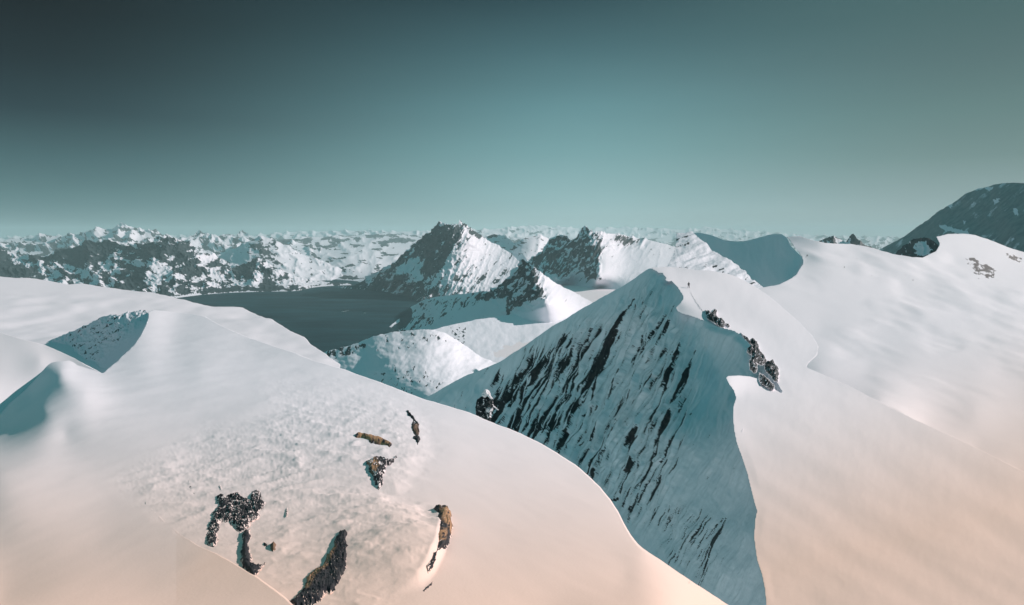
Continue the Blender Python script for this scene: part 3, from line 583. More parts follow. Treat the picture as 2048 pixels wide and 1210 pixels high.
def f_rock(A):
    x, y = A['x'], A['y']; al, ac = f_streak(x, y)
    m = np.zeros(x.shape)
    jx = x + 5.5 * fbm(ac / 4, al / 45, 5, 207, .75); jy = y
    for s in streaks: m = np.maximum(m, stroke(jx, jy, [(a, b, w * 0.8) for a, b, w in s]))
    n = fbm(ac / 5.0, al / 120, 6, 201, 0.72); n1 = fbm(ac / 2.6, al / 40, 4, 202, 0.65)
    reg = pm(x, y, [(1010, 745), (1050, 690), (1150, 640), (1220, 640), (1260, 590), (1310, 580), (1340, 620), (1370, 700), (1385, 800), (1350, 930), (1290, 1060), (1240, 1040), (1180, 960), (1080, 900), (980, 860), (975, 800)], 28)
    reg2 = pm(x, y, [(1000, 740), (1140, 660), (1160, 740), (1100, 900), (960, 850)], 25)
    low = pm(x, y, [(900, 780), (1000, 700), (1000, 850), (900, 830)], 20)
    low2 = pm(x, y, [(1300, 1020), (1360, 1000), (1440, 1040), (1420, 1170), (1380, 1160), (1320, 1120)], 20)
    b = -0.80 + 0.49 * reg + 0.30 * reg2 + 0.3 * low + 0.36 * low2
    b = b + 0.15 * pm(x, y, [(1390, 790), (1450, 880), (1490, 1100), (1400, 1180), (1300, 1110), (1250, 1020), (1330, 900)], 26)
    r = ss(n + 0.3 * n1 + b, -0.14, 0.1)
    st = ss(m + 0.55 * n1 + 0.35 * n, 0.62, 0.85)
    return {'rock': np.clip(np.maximum(r, st), 0, 1), 'tint': np.clip((ss(n + 0.5 * fbm(ac / 3.2, al / 70, 4, 208, .7), -0.35, 0.45) * 0.55) * (0.22 + 0.78 * np.maximum(reg, 0.5 * low2)), 0, 1)}
Fd = tps([(1301, 537, 216), (1240, 573, 230), (1180, 610, 243), (1110, 655, 258), (1050, 690, 270), (940, 755, 292), (840, 800, 315), (800, 830, 322),
          (1334, 560, 200), (1362, 600, 176), (1400, 645, 153), (1470, 668, 132), (1500, 690, 124), (1570, 790, 96),
          (1490, 740, 117), (1450, 760, 126), (1430, 700, 140), (1400, 760, 131), (1440, 820, 107), (1535, 745, 106), (1475, 800, 100),
          
          (1300, 640, 186), (1230, 700, 208), (1150, 760, 226), (1050, 810, 245), (950, 850, 262), (1320, 760, 150), (1250, 850, 160), (1150, 930, 176),
          (1380, 880, 98), (1300, 950, 118), (1230, 1020, 132), (1440, 960, 68), (1400, 1030, 70), (1330, 1080, 86), (1285, 1103, 96), (1470, 1100, 47), (1420, 1160, 53), (1500, 1210, 36), (1440, 1230, 46), (1350, 1220, 62), (1200, 1120, 120)] + on_slope(1.05, [(1474, 850), (1480, 890), (1494, 930), (1506, 975), (1516, 1015), (1514, 1060), (1518, 1110), (1532, 1160), (1540, 1210), (1545, 1280)]))
def f_disp(A):
    x, y = A['x'], A['y']; al, ac = f_streak(x, y)
    rib = ridged(ac / 20, al / 260, 4, 211) - 0.45
    rib2 = fbm(ac / 9, al / 90, 4, 212)
    reg = pm(x, y, [(960, 760), (1060, 690), (1250, 590), (1330, 590), (1400, 700), (1390, 820), (1340, 960), (1250, 1060), (1100, 950), (950, 880)], 50)
    big = fbm(ac / 75, al / 300, 3, 213)
    hump = ss(1 - np.abs((x - (1395 + (y - 700) * -0.30)) / 34), 0, 1) * ss(y, 690, 760) * (1 - ss(y, 880, 960))
    r = f_rock(A)['rock']
    edge = ss(seg_dist(x, y, Bedge, False)[0], 0, 14) * (0.12 + 0.88 * ss(seg_dist(x, y, fl_poly, False)[0], 2, 34))
    return A['u'] * edge * (rib * 15.0 * (0.25 + 0.75 * reg) + rib2 * 5.5 * (0.25 + reg) + big * 17.0 * (1 - 0.55 * reg) + fbm(x / 60, y / 90, 4, 215) * 5 * (1 - reg) - r * 1.6)
fl_poly = [(780, 850), (800, 822), (840, 800), (870, 786), (900, 769), (935, 750), (960, 741), (1000, 723), (1050, 690), (1080, 668), (1110, 648), (1128, 640), (1160, 620), (1200, 597), (1240, 574), (1270, 555), (1290, 542), (1298, 537)]
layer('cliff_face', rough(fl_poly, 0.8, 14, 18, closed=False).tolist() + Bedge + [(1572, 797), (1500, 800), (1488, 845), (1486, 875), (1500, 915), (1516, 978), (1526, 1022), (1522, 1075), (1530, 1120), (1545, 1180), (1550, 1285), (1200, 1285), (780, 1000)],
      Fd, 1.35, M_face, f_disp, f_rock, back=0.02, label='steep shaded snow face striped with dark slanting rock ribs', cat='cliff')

# summit snowfield on the right of the cliff
s1_top = [(1306, 535), (1330, 533), (1365, 536), (1390, 541), (1420, 543), (1450, 548), (1470, 553), (1490, 562), (1510, 573), (1535, 590), (1565, 615), (1600, 645), (1625, 672), (1637, 692), (1634, 710), (1618, 724), (1612, 733), (1640, 745), (1700, 772), (1760, 803), (1830, 840), (1950, 895), (2048, 945), (2130, 985), (2350, 1070), (2600, 1140)]
def s1_disp(A):
    x, y, P = A['x'], A['y'], A['P']
    a = x * math.cos(0.5) + y * math.sin(0.5); c = -x * math.sin(0.5) + y * math.cos(0.5)
    k = ss(seg_dist(x, y, Bedge + lobe, False)[0], 0, 20)
    trail = 0
    return A['u'] * k * (fbm(a / 260, c / 80, 2, 221) * 2.6 + fbm(x / 26, y / 26, 3, 222) * 0.25 + fbm(a / 120, c / 26, 3, 224) * 0.12)
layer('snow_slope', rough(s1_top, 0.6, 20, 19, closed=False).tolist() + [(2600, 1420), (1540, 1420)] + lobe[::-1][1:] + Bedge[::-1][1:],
      S1, 2.0, M_snow, s1_disp, lambda A: {'tint': 0.1 + 0.95 * ss(A['y'] + (A['x'] - 1600) * 0.25, 700, 1200)}, back=0.012,
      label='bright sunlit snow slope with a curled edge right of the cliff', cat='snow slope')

# ================================================================== FOREGROUND
def H(x, y, h): return (x, y, Dz(x, y, -h))
L1 = tps([(-60, 549, 183), (100, 562, 178.5), (200, 573, 173.3), (370, 601, 154.9), (485, 615, 148.2), (560, 651, 121.6), (650, 704, 92.5), (-60, 640, 109.5), (100, 680, 91.6), (200, 640, 116.9), (300, 640, 120.9), (420, 650, 117.9), (500, 680, 100.8), (600, 712, 86.2), (620, 800, 56.3), (300, 800, 51.7), (-60, 800, 51.5)])
layer('snow_slope', rough([(-700, 552), (-400, 544), (-60, 549), (0, 553), (30, 556), (60, 556), (100, 562), (135, 569), (165, 567), (200, 573), (240, 578), (300, 585), (350, 595), (370, 601), (400, 609), (430, 613), (460, 614), (485, 615), (505, 622), (530, 633), (560, 651), (590, 665), (608, 672), (620, 683), (640, 696), (652, 704), (680, 735), (680, 900), (-700, 900)], 0.7, 12, 20, step=3),
      L1,
      2.2, M_snow, lambda A: fbm(A['P'][..., 0] / 22, A['P'][..., 1] / 34, 4, 231) * 0.9 * ss(A['y'], 560, 620),
      lambda A: {'rock': ss(fbm(A['x'] / 3, A['y'] / 3, 3, 232) - 0.9 + 0.5 * pm(A['x'], A['y'], [(595, 665), (655, 700), (640, 702)], 3), 0, 0.3), 'tint': 0.1}, back=0.05,
      label='bright smooth snow shoulder behind the rock hollow on the left', cat='snow slope')
G1c = [(297, 622, 84), (355, 625, 87), (412, 634, 80.6), (500, 676, 57.4), (620, 718, 39.8), (700, 743, 33.4), (850, 798, 24.3), (1000, 853, 19), (1150, 930, 13.2), (1236, 1028, 8), (1287, 1104, 5.7), (1445, 1211, 7), (1540, 1285, 6.7), (205, 747, 33.6), (248, 710, 44.5), (285, 664, 62), (290, 740, 34.4), (340, 680, 57.1), (400, 740, 33.9), (520, 760, 29.2), (640, 800, 22.3), (760, 850, 16.7), (900, 900, 13.2), (1050, 950, 10.9), (1150, 1040, 7.1), (1250, 1150, 4.7), (1350, 1220, 4), (155, 722, 42), (112, 724, 40), (62, 744, 40.4), (0, 790, 37.9), (-60, 840, 34.1), (122, 745, 31.2), (113, 775, 26.3), (90, 820, 20.6), (55, 865, 17.6), (0, 895, 16.1), (-60, 900, 17.4), (60, 790, 29.3), (0, 840, 25.9), (30, 820, 26.1), (170, 790, 22.9), (200, 850, 17.5), (130, 870, 16.3), (300, 850, 17.5), (400, 900, 13.4), (550, 900, 12.7), (0, 950, 10.7), (150, 950, 10.6), (300, 980, 8.9), (450, 1000, 7.8), (600, 1000, 7.4), (750, 980, 8.1), (860, 960, 9.3), (0, 1080, 6.2), (200, 1080, 5.9), (400, 1090, 5.2), (600, 1100, 4.8), (800, 1100, 4.8), (950, 1080, 5.5), (1080, 1130, 4.7), (0, 1210, 3.5), (300, 1210, 3.3), (600, 1210, 3.3), (850, 1210, 3.3), (1000, 1210, 3.5), (1200, 1230, 3.4), (600, 1285, 2.6), (0, 1285, 2.1), (1100, 1285, 2.9)]
G1t = tps(G1c)
def G1(x, y): return np.maximum(G1t(x, y), np.where(np.asarray(y) > 1150, -1.25 / ray(x, y)[..., 2], 0))   # never closer than 1.25 m below the camera
# rocky hollow
def k_rock(A):
    x, y = A['x'], A['y']
    al = x * 0.82 - y * 0.57; ac = x * 0.57 + y * 0.82
    n = 0.6 * fbm(al / 30, ac / 6, 5, 241, .7) + 0.6 * fbm(al / 6, ac / 3, 4, 246, .7)
    reg = pm(x, y, [(85, 690), (150, 650), (210, 625), (300, 612), (296, 635), (255, 668), (215, 700), (190, 745), (150, 725)], 6)
    return {'rock': ss(n - 0.75 + 0.72 * reg, -0.2, 0.35) * 0.62}
K0 = tps([(80, 700, 86), (95, 685, 89), (140, 664, 90), (205, 632, 88), (255, 624, 87), (297, 620, 86.5), (200, 648, 86.4), (250, 640, 83.3), (100, 715, 84), (150, 718, 80), (200, 744, 70), (240, 700, 73), (290, 650, 77), (200, 680, 82), (160, 690, 84), (240, 765, 60), (150, 765, 72)])
def KD(x, y):
    d = K0(x, y)
    return d
layer('rocky_hollow', rough([(80, 700), (95, 685), (118, 672), (140, 664), (160, 655), (175, 648), (188, 642), (205, 632), (222, 629), (240, 630), (255, 624), (275, 621), (290, 621), (297, 628), (296, 646), (290, 690), (240, 770), (150, 760), (80, 720)], 1.8, 13, 21, step=2.5),
      KD,
      1.3, M_hill, lambda A: A['u'] * ((ridged((A['x'] * .82 - A['y'] * .57) / 22, (A['x'] * .57 + A['y'] * .82) / 13, 5, 242) - .4) * 2.6 + fbm(A['x'] / 5, A['y'] / 5, 4, 243) * 0.8) * pm(A['x'], A['y'], [(70, 690), (150, 640), (210, 610), (310, 600), (290, 640), (250, 675), (215, 710), (195, 760), (120, 740)], 10),
      k_rock, back=0.02, label='shaded hollow with rime-crusted rock cut into the left snow slope', cat='rock hollow')
# left fold of snow
layer('snow_slope', rough([(-600, 600), (-300, 622), (-60, 648), (0, 665), (40, 677), (90, 690), (120, 703), (150, 717), (175, 732), (207, 748), (215, 820), (-60, 920), (-600, 1000)], 0.4, 14, 22),
      tps([H(-60, 648, 9), H(0, 665, 8.8), H(90, 690, 8.2), H(150, 717, 7.6), H(207, 748, 6.9), H(0, 720, 7.6), H(80, 720, 7.5), H(-60, 760, 7.2), H(0, 790, 7.4), H(150, 740, 7.3), H(100, 800, 7.8), H(-60, 900, 7.8)]),
      2.2, M_snow, None, lambda A: {'rock': ss(fbm(A['x'] / 3, A['y'] / 3, 3, 252) - 0.95 + 0.3 * pm(A['x'], A['y'], [(0, 755), (50, 735), (40, 765), (0, 775)], 5), 0, 0.3), 'tint': 0.15}, back=0.02,
      label='smooth snow fold at the left edge behind the dark scoop', cat='snow slope')
g1_edge = [(205, 747), (225, 730), (248, 710), (270, 688), (285, 664), (296, 640), (297, 624), (305, 620), (330, 622), (355, 625), (385, 628), (412, 634), (440, 650), (470, 664), (500, 676), (535, 688), (575, 702), (620, 718), (660, 731), (700, 743), (745, 760), (800, 780), (850, 798), (900, 814), (950, 832), (1000, 853), (1040, 869), (1080, 888), (1115, 907), (1150, 930), (1178, 954), (1202, 978), (1222, 1004), (1236, 1028), (1248, 1052), (1262, 1076), (1275, 1093), (1287, 1104), (1320, 1126), (1360, 1154), (1400, 1181), (1445, 1211), (1520, 1262), (1540, 1285)]
g1_left = [(-700, 1010), (-400, 960), (-180, 895), (-60, 840), (-20, 805), (0, 790), (20, 774), (42, 757), (62, 744), (82, 733), (98, 727), (112, 724), (135, 722), (155, 722), (175, 731)]
crust_up = [(560, 790), (720, 790), (806, 822), (838, 850), (846, 900), (820, 935), (790, 975), (740, 955), (560, 940)]
crust_blk = [(560, 1000), (700, 960), (770, 978), (850, 1016), (884, 1024), (887, 1060), (880, 1100), (862, 1140), (838, 1170), (780, 1205), (700, 1290), (600, 1290), (560, 1140)]
def crust_raise(x, y):
    s1_ = pm(x, y, crust_blk, 13); a = s1_ * 0.11 * ss(x, 590, 860) * ss(seg_dist(x, y, [(560, 1000), (700, 960), (770, 978), (850, 1016)], False)[0], -5, 70)
    b_ = pm(x, y, crust_up, 26) * 0.05 * ss(x, 620, 820)
    return np.maximum(a * (1 - ss(y, 1110, 1190)), b_)
def g_soft(A):
    X_, Y_ = A['P'][..., 0], A['P'][..., 1]
    return fbm(X_ / 4.0, Y_ / 7.0, 3, 264) * 0.05 * ss(A['D'], 4, 20) + fbm((X_ + Y_ * .3) * 0.9, (Y_ - X_ * .3) * 0.35, 4, 265) * 0.008
def g1_disp(A):
    x, y, P = A['x'], A['y'], A['P']
    X_, Y_ = P[..., 0], P[..., 1]
    reg = np.maximum(pm(x, y, crust_up, 75), pm(x, y, crust_blk, 26)) + 0.75 * pm(x, y, [(240, 960), (420, 860), (620, 840), (640, 1290), (560, 1200), (400, 1090)], 40)
    reg = np.clip(reg, 0, 1)
    wx = X_ + 0.08 * fbm(X_ * 3, Y_ * 3, 3, 261)
    lump = fbm(wx * 3.2, Y_ * 2.0, 5, 262, 0.55) * (0.013 + 0.012 * pm(x, y, [(640, 960), (860, 1010), (900, 1060), (860, 1170), (720, 1160)], 40)) + (ridged(wx * 7, Y_ * 4.5, 3, 263) - .5) * 0.006
    soft = fbm(X_ / 4.0, Y_ / 7.0, 3, 264) * 0.05 * ss(A['D'], 4, 20)
    lump = lump + (ridged(wx * 1.1 + 3, Y_ * 0.8, 3, 266) - 0.45) * 0.035
    rip = fbm((X_ + Y_ * .3) * 0.9, (Y_ - X_ * .3) * 0.35, 4, 265) * 0.008
    return crust_raise(x, y) + lump * reg * np.clip(A['D'] / 7, .5, 1.4) + soft + rip
def tint_g(x, y): return np.clip(0.07 + 0.93 * ss(y, 720, 1260), 0, 1)  # painted warm cast, stronger lower down and nearer
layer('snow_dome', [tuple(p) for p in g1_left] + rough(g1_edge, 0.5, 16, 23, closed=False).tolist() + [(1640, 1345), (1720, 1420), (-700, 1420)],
      G1, 2.0, M_near, g1_disp, lambda A: {'tint': tint_g(A['x'], A['y'])}, back=0.10,
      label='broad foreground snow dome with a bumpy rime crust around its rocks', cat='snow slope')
# smooth drift lying against the crust
def g0D(x, y): return G1(x, y) * (1.004 - 0.054 * ss(x, 250, 660) ** 1.4) * (1 - 0.0 * y)
layer('snow_drift', rough([(290, 1003), (306, 1020), (330, 1044), (360, 1068), (395, 1090), (430, 1106), (470, 1128), (508, 1151), (545, 1178), (578, 1205), (600, 1226), (640, 1285), (760, 1420), (290, 1420)], 0.6, 18, 24),
      g0D, 2.4, M_near, lambda A: g_soft(A), lambda A: {'tint': np.clip(tint_g(A['x'], A['y']) + .2 * ss(A['x'], 290, 480), 0, 1)}, back=0.05,
      label='smooth peach-tinted snow drift in the bottom left corner', cat='snow drift')

# ------------------------------------------------------------------ rocks in the foreground crust
def rock(name, label, poly, seed, bulge=0.10, snow=0.0, brown=None, amp=3.6, wl_=9, step=0.9, scale=9.0, base=0.0, mat=None, Df=G1, raise_=True, off=0.0, cat='rock', group=None, rockamp=2.8, kind='thing', stretch=(1, 1), grow=3.5, lift=0.992, ring=1.0):
    poly = np.array(poly, float); cc = poly.mean(0)
    if grow: d_ = poly - cc; L_ = np.hypot(d_[:, 0], d_[:, 1])[:, None]; poly = cc + d_ * (1 + grow / np.maximum(L_, 8))
    poly = rough(poly, amp, wl_, seed, step=2.0)
    def D(x, y):
        d = Df(x, y)
        if raise_: d = (d - crust_raise(x, y) * 2.6) * lift
        return d
    def disp(A):
        x, y = A['x'], A['y']; e = seg_dist(x, y, poly)[0]
        u = A['u']
        wx = x + 2.5 * fbm(x / 7, y / 7, 3, seed + 2); wy = y + 2.5 * fbm(x / 7, y / 7, 3, seed + 3)
        r = 0.8 * facet(wx / scale * stretch[0], wy / scale * stretch[1] * 0.7, seed + 1) + 0.4 * facet(wx / scale * 2.3, wy / scale * 1.9, seed + 4) + 0.3 * fbm(x / 3, y / 3, 3, seed + 6)
        k = ss(e, 0, 7)
        return -u * 3.0 * (1 - k) + k * (bulge * A['D'] * 0.055 * np.sqrt(np.clip(e / 14, 0, 1)) + r * rockamp * u) + off * A['D']
    def at(A):
        x, y = A['x'], A['y']; e = seg_dist(x, y, poly)[0]
        n = fbm(x / scale * 1.7 * stretch[0], y / scale * 1.7 * stretch[1], 5, seed + 5, .7)
        nf = fbm(x / 2.6, y / 2.6, 3, seed + 7, .7)
        vein = ridged(x / (scale * 1.3) + 3 * fbm(x / 20, y / 20, 2, seed + 11), y / (scale * 1.3), 4, seed + 12, .6)
        rk = (1 - ss(vein + 0.28 * nf - 0.15 * n - (1.08 - snow * 1.7), 0.0, 0.12)) * ss(e * ring + 4.5 * nf * min(1, 1 / ring) + 3 * n * min(1, 1 / ring), 0.0, 2.4)
        br = np.zeros_like(x)
        if brown is not None: br = brown(x, y) * ss(fbm(x / 7, y / 7, 4, seed + 8, .7) + 0.3, -0.1, 0.25)
        return {'rock': rk, 'brown': br, 'tint': tint_g(x, y)}
    return layer(name, poly, D, step, mat or M_rock, disp, at, back=0.03, label=label, cat=cat, kind=kind, group=group)
zero = lambda x, y: np.zeros_like(x)
rock('rock', 'narrow dark rock strip at the upper right edge of the rime crust', [(811, 822), (820, 824), (830, 838), (838, 850), (840, 870), (843, 885), (838, 890), (836, 905), (828, 884), (819, 880), (826, 866), (820, 858), (822, 846), (812, 838)], 301, snow=0.16, brown=lambda x, y: 0.3 * pm(x, y, [(825, 855), (840, 850), (840, 875), (826, 872)], 3))
rock('rock', 'flat tan slab of rock poking out of the upper snow crust', [(710, 869), (718, 864), (732, 867), (760, 874), (784, 885), (784, 893), (776, 898), (760, 890), (742, 885), (726, 878), (712, 877)], 302, snow=0.02, brown=lambda x, y: pm(x, y, [(712, 871), (722, 868), (760, 877), (784, 887), (777, 895), (757, 887), (735, 881), (715, 876)], 1.5), amp=1.2, rockamp=0.7, scale=20)
rock('rock', 'frosted rock with yellowish left edge below the tan slab', [(732, 922), (742, 920), (752, 912), (764, 916), (778, 918), (790, 912), (796, 918), (788, 928), (774, 936), (766, 948), (768, 966), (760, 976), (750, 970), (746, 952), (738, 938)], 303, snow=0.36, brown=lambda x, y: 0.8 * pm(x, y, [(732, 920), (748, 918), (758, 935), (750, 950), (742, 945)], 4))
rock('rock', 'large speckled rime-covered rock on the left of the crust', [(352 + 80, 990), (446, 985), (452, 992), (466, 985), (478, 984), (484, 994), (496, 996), (500, 982), (512, 978), (522, 986), (528, 1000), (524, 1018), (512, 1032), (498, 1038), (492, 1052), (480, 1062), (470, 1048), (458, 1040), (446, 1044), (440, 1060), (436, 1080), (430, 1094), (420, 1092), (414, 1078), (414, 1056), (422, 1040), (428, 1020), (438, 1010)], 304, snow=0.35, bulge=0.03, scale=9, rockamp=2.6)
rock('rock', 'thin dark rock with a grey polished side at the drift edge', [(486, 1062), (500, 1060), (502, 1075), (500, 1100), (505, 1120), (518, 1124), (530, 1117), (518, 1136), (508, 1150), (496, 1142), (486, 1128), (484, 1100)], 305, snow=0.12, bulge=0.08, scale=12)
rock('rock', 'thick black rock with orange lichen at the bottom of the crust', [(676, 1064), (690, 1061), (697, 1068), (693, 1082), (698, 1096), (694, 1118), (688, 1140), (680, 1160), (668, 1176), (650, 1182), (640, 1200), (610, 1212), (585, 1216), (583, 1200), (600, 1180), (612, 1166), (614, 1148), (630, 1138), (648, 1128), (650, 1112), (664, 1098), (666, 1080)], 306, snow=0.20, bulge=0.09, scale=13, amp=4.5,
     brown=lambda x, y: 0.85 * pm(x, y, [(600, 1180), (612, 1145), (650, 1118), (668, 1085), (672, 1100), (655, 1135), (630, 1155), (618, 1180)], 4))
rock('rock', 'tall brown and black rock end of the crust block on its right side', [(862, 1018), (878, 1016), (892, 1018), (902, 1028), (904, 1050), (902, 1068), (896, 1084), (888, 1096), (878, 1100), (872, 1116), (868, 1134), (860, 1142), (858, 1128), (862, 1108), (872, 1092), (870, 1075), (874, 1055), (870, 1035)], 307, snow=0.20, bulge=0.2, scale=9,
     brown=lambda x, y: pm(x, y, [(880, 1022), (902, 1025), (905, 1070), (892, 1070), (880, 1045)], 4) + 0.9 * pm(x, y, [(870, 1066), (886, 1068), (882, 1088), (872, 1086)], 3))
rock('rock', 'thin crack of dark rock below the brown rock end', [(846, 1178), (856, 1168), (868, 1158), (862, 1170), (850, 1180)], 308, snow=0.2, amp=1.0, rockamp=2)
rock('pebble', 'small round dark stone right of the grey-sided rock', [(541, 1088), (547, 1084), (552, 1088), (551, 1097), (546, 1101), (541, 1097)], 309, snow=0.0, amp=0.6, rockamp=1, step=0.7, brown=lambda x, y: 0.4 + 0 * x)
rock('pebble', 'small angular dark stone just left of the round stone', [(524, 1080), (530, 1083), (535, 1086), (533, 1090), (528, 1089)], 310, snow=0.0, amp=0.6, rockamp=1, step=0.7)
for i, (pl, lb) in enumerate([([(377, 958), (381, 966), (386, 978), (392, 988), (389, 988), (382, 978), (377, 966)], 'thin curved crack of rock far left in the crust'),
                              ([(436, 962), (439, 963), (443, 975), (444, 981), (440, 974)], 'short thin rock sliver above the speckled rock'),
                              ([(571, 1000), (574, 1004), (575, 1020), (573, 1029), (571, 1022), (573, 1012)], 'thin upright crack of rock in the middle of the crust')]):
    rock('rock_sliver', lb, pl, 320 + i, snow=0.0, amp=0.3, rockamp=0.8, step=0.7, bulge=0.02, grow=1.2, lift=0.9965)

# ------------------------------------------------------------------ rocks on the ridge
def S1r(x, y): return S1(x, y)
ridge_rocks = [
 ('low cluster of dark frosted rocks on the ridge just below the footprints', [(1411, 620), (1420, 620), (1423, 625), (1430, 617), (1434, 620), (1433, 630), (1440, 636), (1448, 640), (1452, 648), (1448, 656), (1440, 654), (1426, 645), (1415, 638), (1411, 630)], 401, 0.30),
 ('small dark boulder right of the low ridge cluster', [(1452, 645), (1458, 648), (1460, 653), (1454, 652)], 402, 0.1),
 ('pointed dark rock topping the long ridge outcrop', [(1481, 664), (1486, 668), (1494, 673), (1500, 680), (1505, 676), (1515, 683), (1514, 694), (1505, 690), (1496, 688), (1488, 676)], 403, 0.26),
 ('large black and frosted outcrop midway down the ridge', [(1495, 684), (1505, 690), (1516, 686), (1519, 698), (1530, 712), (1535, 722), (1524, 732), (1516, 728), (1514, 744), (1508, 747), (1499, 738), (1498, 722), (1504, 712), (1494, 705)], 404, 0.33),
 ('dark rugged lower outcrop at the right end of the ridge', [(1532, 720), (1540, 722), (1546, 718), (1550, 728), (1556, 733), (1558, 748), (1556, 762), (1548, 764), (1542, 752), (1532, 744), (1528, 732)], 405, 0.28),
 ('lens-shaped striped rock at the foot of the ridge outcrop', [(1520, 745), (1528, 750), (1540, 760), (1550, 772), (1548, 779), (1535, 776), (1522, 768), (1516, 758)], 406, 0.36)]
for lb, pl, sd, sn in ridge_rocks:
    rock('ridge_rock', lb, pl, sd, snow=sn, mat=M_crag, Df=lambda x, y: S1(x, y) * 0.985, raise_=False, grow=0.0, ring=2.5, amp=2.0, wl_=5, step=0.6, scale=5.0, bulge=0.05, rockamp=3.0, off=0.002)

# snow-capped pinnacle just behind the dome
def PinD(x, y): return 46.0 + 0.0 * x + 0 * y
def pin_layer(name, poly, seed, D0, rk, label_, bul=4.0, parent=None, brown=0.0):
    poly = rough(poly, 1.0, 6, seed, step=1.5)
    c = np.mean(poly, 0)
    return layer(name, poly, lambda x, y: D0 + 0 * x, 0.6, M_crag,
        lambda A: A['u'] * (np.sqrt(np.clip(seg_dist(A['x'], A['y'], poly)[0], 0, 9)) * bul + (ridged(A['x'] / 7, A['y'] / 7, 4, seed) - .4) * 4),
        lambda A: {'rock': ss(fbm(A['x'] / 5, A['y'] / 6, 4, seed + 2, .7) + rk, -0.1, 0.15), 'tint': 0.15}, back=0.012, down=0.0, parent=parent)
pin = bpy.data.objects.new('rock_pinnacle', None); sc.collection.objects.link(pin); pin.location = unproj(970, 845, np.array(45.0))
tag(pin, 'snow-capped dark rock pinnacle standing just behind the dome edge', 'rock', kind='thing')
pin_layer('rock_body', [(953, 800), (964, 793), (972, 792), (986, 796), (987, 812), (984, 826), (980, 846), (980, 880), (950, 880), (952, 840), (951, 815)], 501, 45.0, 0.35, '', parent=pin)
pin_layer('snow_cap', [(963, 790), (966, 782), (971, 778), (978, 781), (982, 788), (981, 790), (986, 797), (984, 799), (978, 796), (975, 791), (971, 795), (966, 795)], 502, 44.7, -1.2, '', parent=pin)
pin_layer('frosted_rock', [(970, 812), (986, 812), (986, 820), (982, 835), (976, 836), (970, 828)], 503, 44.75, -0.05, '', parent=pin)
pin_layer('snow_ledge', [(985, 805), (988, 812), (993, 816), (998, 820), (995, 821), (989, 816), (985, 813)], 504, 44.9, -1.2, '', bul=1.5, parent=pin)

# ------------------------------------------------------------------ hiker
def skin_mesh(name, joints, edges, mat, parent=None):
    me = bpy.data.meshes.new(name); me.from_pydata([j[:3] for j in joints], edges, [])
    o = bpy.data.objects.new(name, me); sc.collection.objects.link(o)
    md = o.modifiers.new('skin', 'SKIN'); sv = me.skin_vertices[0].data
    for i, j in enumerate(joints): sv[i].radius = (j[3], j[4] if len(j) > 4 else j[3]); sv[i].use_root = (i == 0)
    o.modifiers.new('sub', 'SUBSURF').levels = 2
    dg = bpy.context.evaluated_depsgraph_get(); ev = o.evaluated_get(dg); m2 = bpy.data.meshes.new_from_object(ev)
    bpy.data.objects.remove(o); m2.name = name; m2.materials.clear(); m2.materials.append(mat)
    for p in m2.polygons: p.use_smooth = True
    o = bpy.data.objects.new(name, m2); sc.collection.objects.link(o)
    if parent: o.parent = parent
    return o
M_cloth = flat_mat('dark_jacket_cloth', (0.015, 0.018, 0.025), 0.8)
M_pack = flat_mat('black_pack_fabric', (0.02, 0.02, 0.022), 0.7)
def lathe_box(name, c, s, mat, parent, bev=0.3):
    import bmesh
    bm = bmesh.new(); bmesh.ops.create_cube(bm, size=1.0); bmesh.ops.scale(bm, vec=s, verts=bm.verts)
    bmesh.ops.bevel(bm, geom=list(bm.edges), offset=min(s) * bev, segments=3, affect='EDGES')
    bmesh.ops.translate(bm, vec=c, verts=bm.verts); me = bpy.data.meshes.new(name); bm.to_mesh(me); bm.free()
    me.materials.append(mat); o = bpy.data.objects.new(name, me); sc.collection.objects.link(o); o.parent = parent
    return o
hp = unproj(1377.3, 576.5, np.array(float(S1(1377.3, 576.5)))); 
J = [(0, 0, .95, .15, .12), (0, .02, 1.2, .16, .11), (0, .03, 1.42, .15, .10), (0, .05, 1.53, .06), (0, .07, 1.66, .095, .11), (0, .07, 1.76, .07),
     (-.2, .02, 1.42, .06), (-.30, .02, 1.15, .05), (-.27, .18, .95, .04), (-.27, .24, .88, .03), (.2, .02, 1.42, .06), (.28, -.02, 1.15, .05), (.26, .12, .93, .04), (.26, .17, .86, .03),
     (-.11, 0, .86, .1), (-.16, .05, .48, .07), (-.18, -.05, .08, .05), (-.18, .12, .03, .04), (.11, 0, .86, .1), (.18, .08, .48, .07), (.2, .10, .08, .05), (.2, .26, .03, .04)]
Ed = [(0, 1), (1, 2), (2, 3), (3, 4), (4, 5), (2, 6), (6, 7), (7, 8), (8, 9), (2, 10), (10, 11), (11, 12), (12, 13), (0, 14), (14, 15), (15, 16), (16, 17), (0, 18), (18, 19), (19, 20), (20, 21)]
person = skin_mesh('person', J, Ed, M_cloth); person.location = hp; person.rotation_euler = (0, 0, -0.2)
tag(person, 'tiny hiker in dark clothes walking up the snow ridge away from the camera', 'person')
lathe_box('backpack', (0, -.14, 1.25), (.30, .2, .45), M_pack, person)

